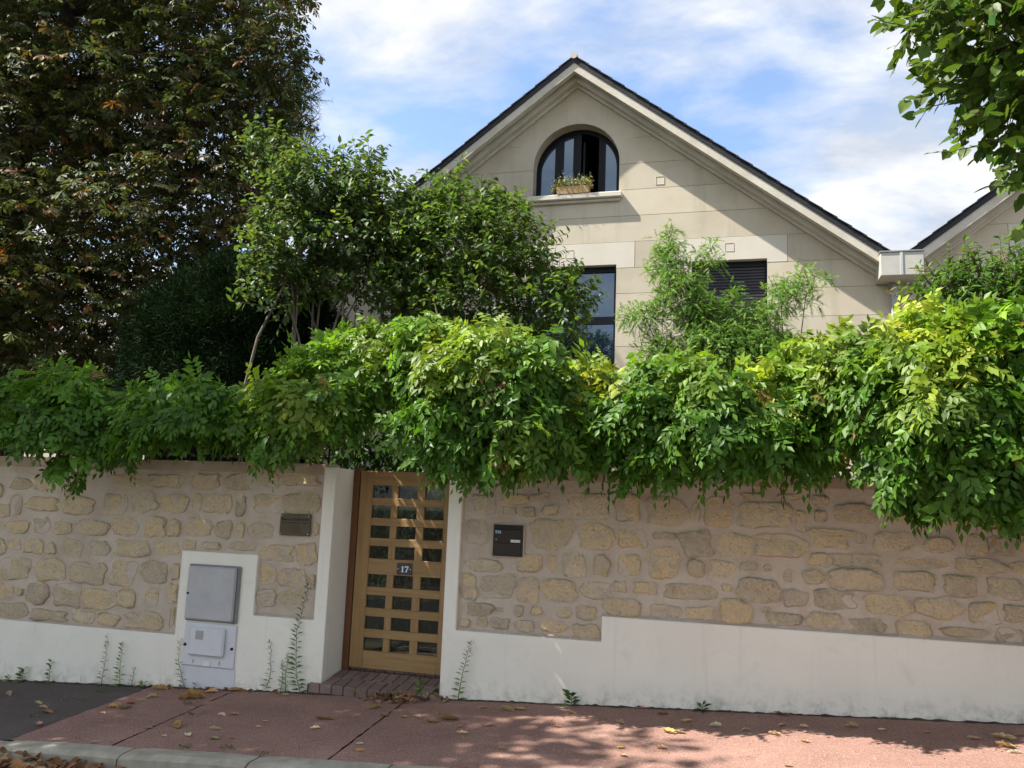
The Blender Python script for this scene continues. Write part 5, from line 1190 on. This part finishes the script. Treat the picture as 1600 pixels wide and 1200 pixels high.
for i in range(len(sp)): put_leaf(lm, sp[i], sd_[i], sn[i], sL[i], sL[i]*0.95, sc_[i], i)
order = np.argsort(uvp[:, 0]+pos[:, 1]*60+RNG.uniform(0, 60, n)+np.where(inside, 0, 9999))[:220]
for q, i in enumerate(order): put_leaf(lm, pos[i], d[i], nm[i], Ls[i], Ws[i], cc[i], q)
rest = np.ones(n, bool); rest[order] = False
leaves_obj('crown', pos[rest], d[rest], nm[rest], Ls[rest], Ws[rest], cc[rest], HEART, M['leaf'], lm)['kind'] = 'stuff'
twig_mesh('twigs', lines[np.array([UV(l[1])[0] > 1400 for l in lines])], 0.004, M['twig'], lm)['kind'] = 'stuff'
skeleton(lm, lp, [([lp+(0, 0, -0.2), lp+(0, 0.02, 1.4), lp+(-0.1, 0.05, 3.0), lp+(-0.3, 0.1, 4.6), lp+(-0.4, 0.1, 6.4)], [0.19, 0.16, 0.14, 0.10, 0.04])]+[(limb(lp+(-0.15, 0.05, z), P(u, v, LY), 0.1, 6), [0.06, 0.05, 0.04, 0.028, 0.018, 0.008]) for z, u, v in ((2.6, 1640, 210), (3.0, 1590, 110), (3.3, 1540, 40), (2.4, 1620, 270), (3.6, 1600, -60), (3.2, 1700, 60))], M['bark_dark'])
# upper crown of the same tree, out of frame
# --- street trees to the left, outside the frame, that shade the left of the wall and footway
def street_tree(x, y, label, ell, n, seed):
    b = np.array([x, y, GZ(x, y)-0.15]); root = empty('lime_tree', b, label, 'tree')
    pos, d, nm, lines = shoot_crown(ell, n, 0.35, 5, 0.0, 0.3, seed, 0.1); k = len(pos)
    leaves_obj('crown', pos, d, nm, RNG.uniform(0.11, 0.17, k), RNG.uniform(0.10, 0.15, k), jitter_col((0.07, 0.13, 0.025), k, 0.1, 0.2), LEAF6, M['leaf'], root)
    skeleton(root, b, [([b, b+(0, 0, 1.6), b+(0.05, 0, 3.2), b+(0, 0, 5.0), b+(0, 0, 7.5)], [0.2, 0.17, 0.15, 0.1, 0.04])]+[(limb(b+(0, 0, 3.2), np.array(e[:3]), 0.1, 5), [0.09, 0.07, 0.05, 0.03, 0.01]) for e in ell], M['bark_dark'])
street_tree(-9.2, 4.2, 'street lime tree at the kerb just outside the left edge', [(-9.3, 4.3, 6.2, 1.9, 1.7, 1.6), (-8.0, 3.9, 6.6, 1.4, 1.3, 1.2), (-10.8, 4.6, 6.0, 1.6, 1.5, 1.4), (-9.0, 3.9, 8.0, 1.8, 1.6, 1.3), (-7.7, 3.4, 8.3, 1.1, 1.0, 1.0)], 2300, 61)
street_tree(-13.5, 4.4, 'street lime tree standing further along the kerb to the left', [(-13.6, 4.4, 6.4, 2.0, 1.8, 1.7), (-12.2, 4.6, 6.2, 1.4, 1.4, 1.3), (-13.2, 4.2, 8.2, 1.8, 1.6, 1.4), (-11.4, 5.7, 6.6, 1.7, 0.9, 1.3), (-9.9, 5.6, 7.6, 1.2, 0.8, 1.0)], 1500, 62)

# ================================================================== WEEDS AND FALLEN LEAVES
def weed(u, v, ut, vt, label, nl, Lr, bushy=0.0, col=(0.14, 0.22, 0.07)):
    b = P(u, v, 6.985); b[1] = 6.985; b[2] = max(b[2], GZ(b[0], 6.985)-0.01); t = P(ut, vt, 6.97)
    root = empty('weed', b, label, 'weed', 'weeds along the wall foot')
    pts = [np.array([q[0], min(q[1], 6.978), q[2]]) for q in limb(b-np.array([0, 0, 0.02]), t, 0.10, 6)]; hgt = np.linalg.norm(t-b)
    polyline_tubes('stem', [(pts, [0.004, 0.0036, 0.003, 0.0026, 0.002, 0.001])], M['weed_stem'], root, 4)
    A = [[], [], [], [], [], []]
    for j in range(nl):
        q = (j+0.5)/nl; tt = q*5; i = int(min(4, tt)); c = pts[i]+(pts[i+1]-pts[i])*(tt-i); ph = j*2.4
        sz = (1-0.62*q) if not bushy else 1.0
        A[0].append(c); A[1].append(unit(np.array([math.cos(ph), -abs(math.sin(ph))*0.6-0.05, 0.65-0.5*(1-q)]))); A[2].append(unit(np.array([0, -0.5, 0.8])+RNG.normal(0, 0.2, 3)))
        L = RNG.uniform(*Lr)*sz*1.35; A[3].append(L); A[4].append(L*(0.26 if not bushy else 0.42)); A[5].append(np.array(col)*RNG.uniform(0.7, 1.35))
    if not bushy:
        for j in range(int(nl*0.5)):
            c = pts[5]-np.array([0, 0, 1])*RNG.uniform(0, 0.22)*hgt+RNG.normal(0, 0.012, 3)*np.array([1, 0.6, 0.5]); c[1] = min(c[1], 6.985); A[0].append(c); A[1].append(unit(RNG.normal(0, 0.5, 3)+np.array([0, -0.4, 1]))); A[2].append(unit(RNG.normal(0, 1, 3))); A[3].append(0.022); A[4].append(0.008); A[5].append(np.array([0.16, 0.21, 0.10])*RNG.uniform(0.8, 1.3))
    leaves_obj('leaves', *[np.array(q) for q in A], LEAF4, M['leaf_dull'], root)
weed(12, 1068, 16, 1056, 'tiny weed at the extreme left of the wall foot', 7, (0.03, 0.05), 1)
weed(32, 1066, 36, 1046, 'low leafy weed second from the left edge', 14, (0.04, 0.07), 1)
weed(78, 1066, 82, 1033, 'short branching weed well left of the meter cabinet', 15, (0.03, 0.05), 1)
weed(158, 1070, 168, 994, 'slim tall weed where dark and red asphalt meet', 26, (0.04, 0.065))
weed(186, 1072, 190, 1004, 'bright green upright weed beside the slim one', 30, (0.05, 0.08), 0, (0.13, 0.22, 0.05))
weed(206, 1072, 210, 1043, 'small wispy weed right of the bright upright one', 14, (0.03, 0.05))
weed(222, 1074, 224, 1066, 'flat little weed tuft left of the meter cabinet', 10, (0.03, 0.05), 1)
weed(292, 1076, 282, 1000, 'leaning weed growing up against the white meter cover', 24, (0.04, 0.06))
weed(304, 1078, 306, 1066, 'tiny weed sprout under the white meter cover', 6, (0.02, 0.04), 1)
weed(416, 1072, 421, 1000, 'slim weed between the meter cover and the tallest weed', 24, (0.04, 0.06))
weed(439, 1078, 442, 1032, 'short weed left of the tallest weed', 20, (0.035, 0.055))
weed(447, 1078, 450, 1022, 'middling weed next to the tallest weed', 24, (0.035, 0.055))
weed(470, 1078, 483, 906, 'tallest weed, climbing the left gate pillar', 60, (0.06, 0.095), 0, (0.10, 0.17, 0.06))
weed(716, 1090, 736, 1003, 'leaning flowering weed right of the gate', 32, (0.05, 0.075))
weed(656, 1078, 658, 1066, 'small weed tuft in the corner of the brick step', 16, (0.03, 0.05), 1)
weed(892, 1103, 893, 1086, 'star shaped weed below the letterbox side of the plinth', 13, (0.05, 0.085), 1, (0.05, 0.10, 0.03))
weed(1097, 1113, 1098, 1100, 'small rosette weed near the middle of the long plinth', 12, (0.04, 0.07), 1, (0.05, 0.10, 0.03))
def joint_weed(u, v, label):
    b = GP(u, v); root = empty('weed', b, label, 'weed', 'weeds in pavement cracks'); n = 26
    leaves_obj('leaves', b+rnd(n)*np.array([0.035, 0.02, 0.0])+(0, 0, 0.004), unit(rnd(n)*np.array([1, 1, 0.2])+(0, 0, 0.5)), unit(rnd(n)*0.3+(0, 0, 1)), RNG.uniform(0.015, 0.035, n), RNG.uniform(0.006, 0.012, n), jitter_col((0.09, 0.16, 0.05), n), LEAF4, M['leaf_dull'], root)
for (u, v), l in (((157, 1081), 'moss tuft in the joint by the dark asphalt patch'), ((126, 1094), 'moss tuft halfway along the dark patch joint'), ((297, 1101), 'green tuft in the crack below the meter cover'), ((288, 1168), 'pale green tuft at the kerb, left one'), ((354, 1169), 'green tuft behind the kerb, right one'), ((414, 1177), 'yellow green sprout in the kerb joint'), ((56, 1120), 'small tuft in the joint near the kerb corner')): joint_weed(u, v, l)

def curled_leaf(seed, kind):
    """dry curled leaf: grid bent and cupped, lobed outline"""
    r = np.random.default_rng(seed); nu, nv = 9, 5; V, F = [], []; tw = r.uniform(-0.5, 0.5); curl = r.uniform(0.7, 1.5); bend = r.uniform(-0.3, 0.6)
    for i in range(nu):
        t = i/(nu-1); wd = 0.30*math.sin(math.pi*min(1, t*0.93+0.05))**0.7*(1+(0.22*math.sin(i*2.2+seed) if kind else 0.08*math.sin(i*2.7)))
        for j in range(nv):
            s = (j/(nv-1)-0.5)*2; x = t-0.5; a = s*curl; y = wd*math.sin(a)/curl*1.0; z = wd*(1-math.cos(a))/curl*1.3+bend*(x*x)*0.7+r.normal(0, 0.018)
            V.append((x+r.normal(0, 0.012), y*math.cos(tw*x)-z*math.sin(tw*x)*0.4, z))
    for i in range(nu-1):
        for j in range(nv-1): F.append((i*nv+j, i*nv+j+1, (i+1)*nv+j+1, (i+1)*nv+j))
    b = len(V); V += [(-0.5, 0, V[2][2]), (-0.66, 0.03, V[2][2]+0.05), (-0.66, 0.045, V[2][2]+0.06), (-0.5, 0.02, V[2][2]+0.01)]; F.append((b, b+1, b+2, b+3))
    zmin = min(v[2] for v in V); V = [(x, y, z-zmin) for x, y, z in V]
    me = bpy.data.meshes.new('fallen_leaf'); me.from_pydata(V, [], F); me.update(); me.materials.append(M['dry_part'])
    at = me.color_attributes.new('Col', 'FLOAT_COLOR', 'POINT')
    for q in range(len(V)): k = r.uniform(0.75, 1.15); at.data[q].color = (k, k*0.98, k*0.95, 1)
    return me
def dry_part():
    m = M['leaf_part'].copy(); m.name = 'dry_part'
    for n_ in m.node_tree.nodes:
        if n_.type == 'BSDF_PRINCIPLED': n_.inputs['Roughness'].default_value = 0.8; n_.inputs['Specular IOR Level'].default_value = 0.15
        if n_.type == 'MIX_SHADER': n_.inputs[0].default_value = 0.04
    return m
M['dry_part'] = dry_part()
DV = [curled_leaf(i, i % 2) for i in range(10)]
TAN, BRN, ORG, CRM, OLV = (0.46, 0.315, 0.195), (0.25, 0.14, 0.085), (0.40, 0.205, 0.095), (0.62, 0.52, 0.40), (0.33, 0.265, 0.15)
CN = {TAN: 'tan', BRN: 'brown', ORG: 'orange brown', CRM: 'cream', OLV: 'olive'}
FL = [(73, 1113, 26, BRN), (67, 1106, 16, TAN), (60, 1133, 20, TAN), (13, 1085, 22, TAN), (60, 1100, 16, TAN), (175, 1106, 22, TAN), (183, 1103, 24, OLV), (196, 1108, 22, BRN), (160, 1115, 14, CRM), (238, 1090, 22, TAN), (205, 1100, 16, BRN), (300, 1092, 46, ORG), (250, 1078, 30, ORG), (275, 1136, 38, ORG), (256, 1151, 14, CRM), (293, 1150, 26, CRM), (232, 1138, 14, TAN), (300, 1116, 20, BRN), (346, 1118, 16, CRM), (367, 1117, 20, TAN), (336, 1140, 22, TAN), (335, 1155, 22, OLV), (363, 1154, 10, ORG), (147, 1161, 14, TAN), (415, 1127, 10, CRM), (404, 1137, 12, TAN), (492, 1139, 18, CRM), (505, 1124, 30, BRN), (516, 1124, 16, ORG), (446, 1087, 18, TAN), (405, 1072, 44, BRN), (372, 1080, 34, TAN), (330, 1082, 26, TAN), (500, 1082, 30, TAN), (585, 1107, 24, ORG), (600, 1119, 22, BRN), (590, 1098, 18, TAN), (632, 1121, 16, TAN), (652, 1121, 22, CRM), (676, 1128, 26, BRN), (700, 1125, 42, BRN), (719, 1136, 14, ORG), (722, 1147, 22, CRM), (765, 1135, 24, TAN), (754, 1107, 18, TAN), (792, 1110, 34, OLV), (812, 1109, 26, OLV), (830, 1174, 0, TAN), (784, 1170, 16, TAN), (870, 1136, 20, TAN), (563, 1174, 16, TAN), (562, 1163, 12, CRM), (895, 1115, 14, TAN), (970, 1130, 26, TAN), (1000, 1107, 20, TAN), (1036, 1116, 22, BRN), (1045, 1145, 28, TAN), (1062, 1146, 22, TAN), (1073, 1128, 20, TAN), (1118, 1135, 24, CRM), (971, 1169, 18, (0.52, 0.41, 0.15)), (1034, 1170, 20, TAN), (940, 1181, 12, TAN), (974, 1182, 16, TAN), (1014, 1162, 10, CRM), (1166, 1141, 16, TAN), (1210, 1148, 22, CRM), (1256, 1136, 16, CRM), (1258, 1160, 16, TAN), (1222, 1134, 20, TAN), (1224, 1117, 32, BRN), (1332, 1136, 24, OLV), (1378, 1141, 16, CRM), (1448, 1145, 14, ORG), (1523, 1155, 22, TAN), (1570, 1155, 36, TAN), (1570, 1167, 28, TAN), (1586, 1177, 22, CRM), (1594, 1150, 22, OLV), (1232, 1198, 16, ORG)]
CN[(0.52, 0.41, 0.15)] = 'yellow'
LM = [(0, 120, 'the dark asphalt patch'), (120, 270, 'the ground left of the meter cover'), (270, 395, 'the pavement below the meter cover'), (395, 540, 'the pavement below the tallest weed'), (540, 690, 'the pavement below the brick step'), (690, 850, 'the pavement right of the gate pillar'), (850, 1060, 'the pavement below the plinth step'), (1060, 1300, 'the pavement under the long plinth'), (1300, 1700, 'the pavement at the far right')]
ORDW = ['first', 'second', 'third', 'fourth', 'fifth', 'sixth', 'seventh', 'eighth', 'ninth', 'tenth', 'eleventh', 'twelfth', 'thirteenth', 'fourteenth', 'fifteenth']
for a_, b_, place_name in LM:
    items = sorted([q for q in FL if a_ <= q[0] < b_ and q[2] > 0], key=lambda q: q[0]); seen = {}
    cnt = {}
    for q in items: cnt[CN[q[3]]] = cnt.get(CN[q[3]], 0)+1
    for u, v, wpx, col in items:
        b = GP(u, v); s = wpx*np.linalg.norm(b-np.array([0, 0, CAMZ]))/FPX*0.78
        nm_ = CN[col]; seen[nm_] = seen.get(nm_, 0)+1
        lab = f'{nm_} dry leaf on {place_name}' if cnt[nm_] == 1 else f'{ORDW[seen[nm_]-1]} {nm_} dry leaf from the left on {place_name}'
        o = bpy.data.objects.new('fallen_leaf', DV[random.randrange(10)]); COL.objects.link(o)
        o.location = (b[0], b[1], b[2]+0.001); o.scale = (s, s*random.uniform(0.8, 1.2), s*random.uniform(0.7, 1.2)); o.rotation_euler = (random.uniform(-0.15, 0.15), random.uniform(-0.15, 0.15), random.choice((0, math.pi))+random.uniform(-0.7, 0.7))
        o.color = (*[c*random.uniform(0.8, 1.2) for c in col], 1); tag(o, lab, 'leaf', 'fallen leaves on the pavement')
# drifts of leaves too tangled to count
def litter(name, label, pts, size):
    A = [[], [], [], [], [], []]
    for (x, y, z) in pts:
        for _ in range(1):
            A[0].append((x, y, z)); A[1].append(unit(RNG.normal(0, 1, 3)*np.array([1, 1, 0.35]))); A[2].append(unit(RNG.normal(0, 0.55, 3)+np.array([0, 0, 1]))); L = RNG.uniform(*size); A[3].append(L); A[4].append(L*RNG.uniform(0.4, 0.75)); A[5].append(np.array([TAN, BRN, ORG, BRN, OLV][RNG.integers(5)])*RNG.uniform(0.5, 1.2))
    o = leaves_obj(name, *[np.array(q) for q in A], CURL, M['dry_leaf']); tag(o, label, 'leaf litter', kind='stuff'); return o
CURL = (np.array([(0, 0, 0.02), (0.2, 0.34, 0.18), (0.5, 0.46, 0.26), (0.8, 0.30, 0.16), (1, 0, 0.10), (0.8, -0.32, 0.22), (0.5, -0.44, 0.20), (0.2, -0.3, 0.12), (0.5, 0, -0.02)]), [(0, 8, 2, 1), (2, 8, 3), (3, 8, 4), (4, 8, 5), (5, 8, 6), (6, 8, 0, 7)])
pts = []
for _ in range(700):
    x = RNG.uniform(-7.5, -3.9); y = 4.97-abs(RNG.normal(0, 0.13)); dens = 0.10*math.exp(-((x+5.1)/0.8)**2)
    pts.append((x, y, GZ(x, 5.0)-0.125+RNG.uniform(0.0, 0.03+dens)))
litter('leaf_litter', 'drift of dry brown leaves in the gutter at bottom left', pts, (0.05, 0.10))
pts = []
for _ in range(70):
    p_ = GP(RNG.normal(628, 38), RNG.normal(1092, 4)); pts.append((p_[0], min(p_[1], 6.93), GZ(p_[0], p_[1])+RNG.uniform(0.0, 0.02)))
litter('leaf_litter', 'drift of dry leaves against the brick step', pts, (0.05, 0.10))
pts = []
for _ in range(46):
    u = RNG.choice([RNG.normal(385, 25), RNG.normal(240, 30), RNG.normal(330, 14)]); x = P(u, 1076, 6.95)[0]; y = 6.98-abs(RNG.normal(0, 0.03)); pts.append((x, y, GZ(x, y)+RNG.uniform(0, 0.012)))
litter('leaf_litter', 'thin line of dry leaf scraps along the left wall foot', pts, (0.03, 0.06))
# fine crumbs
pts = []
for _ in range(500):
    x = RNG.uniform(-7, 2.6); y = RNG.uniform(5.2, 6.98) if RNG.random() < 0.6 else 6.985-abs(RNG.normal(0, 0.02)); pts.append((x, y, GZ(x, y)+0.001))
litter('leaf_crumbs', 'scattered crumbs of dry leaf over the pavement', pts, (0.008, 0.02))
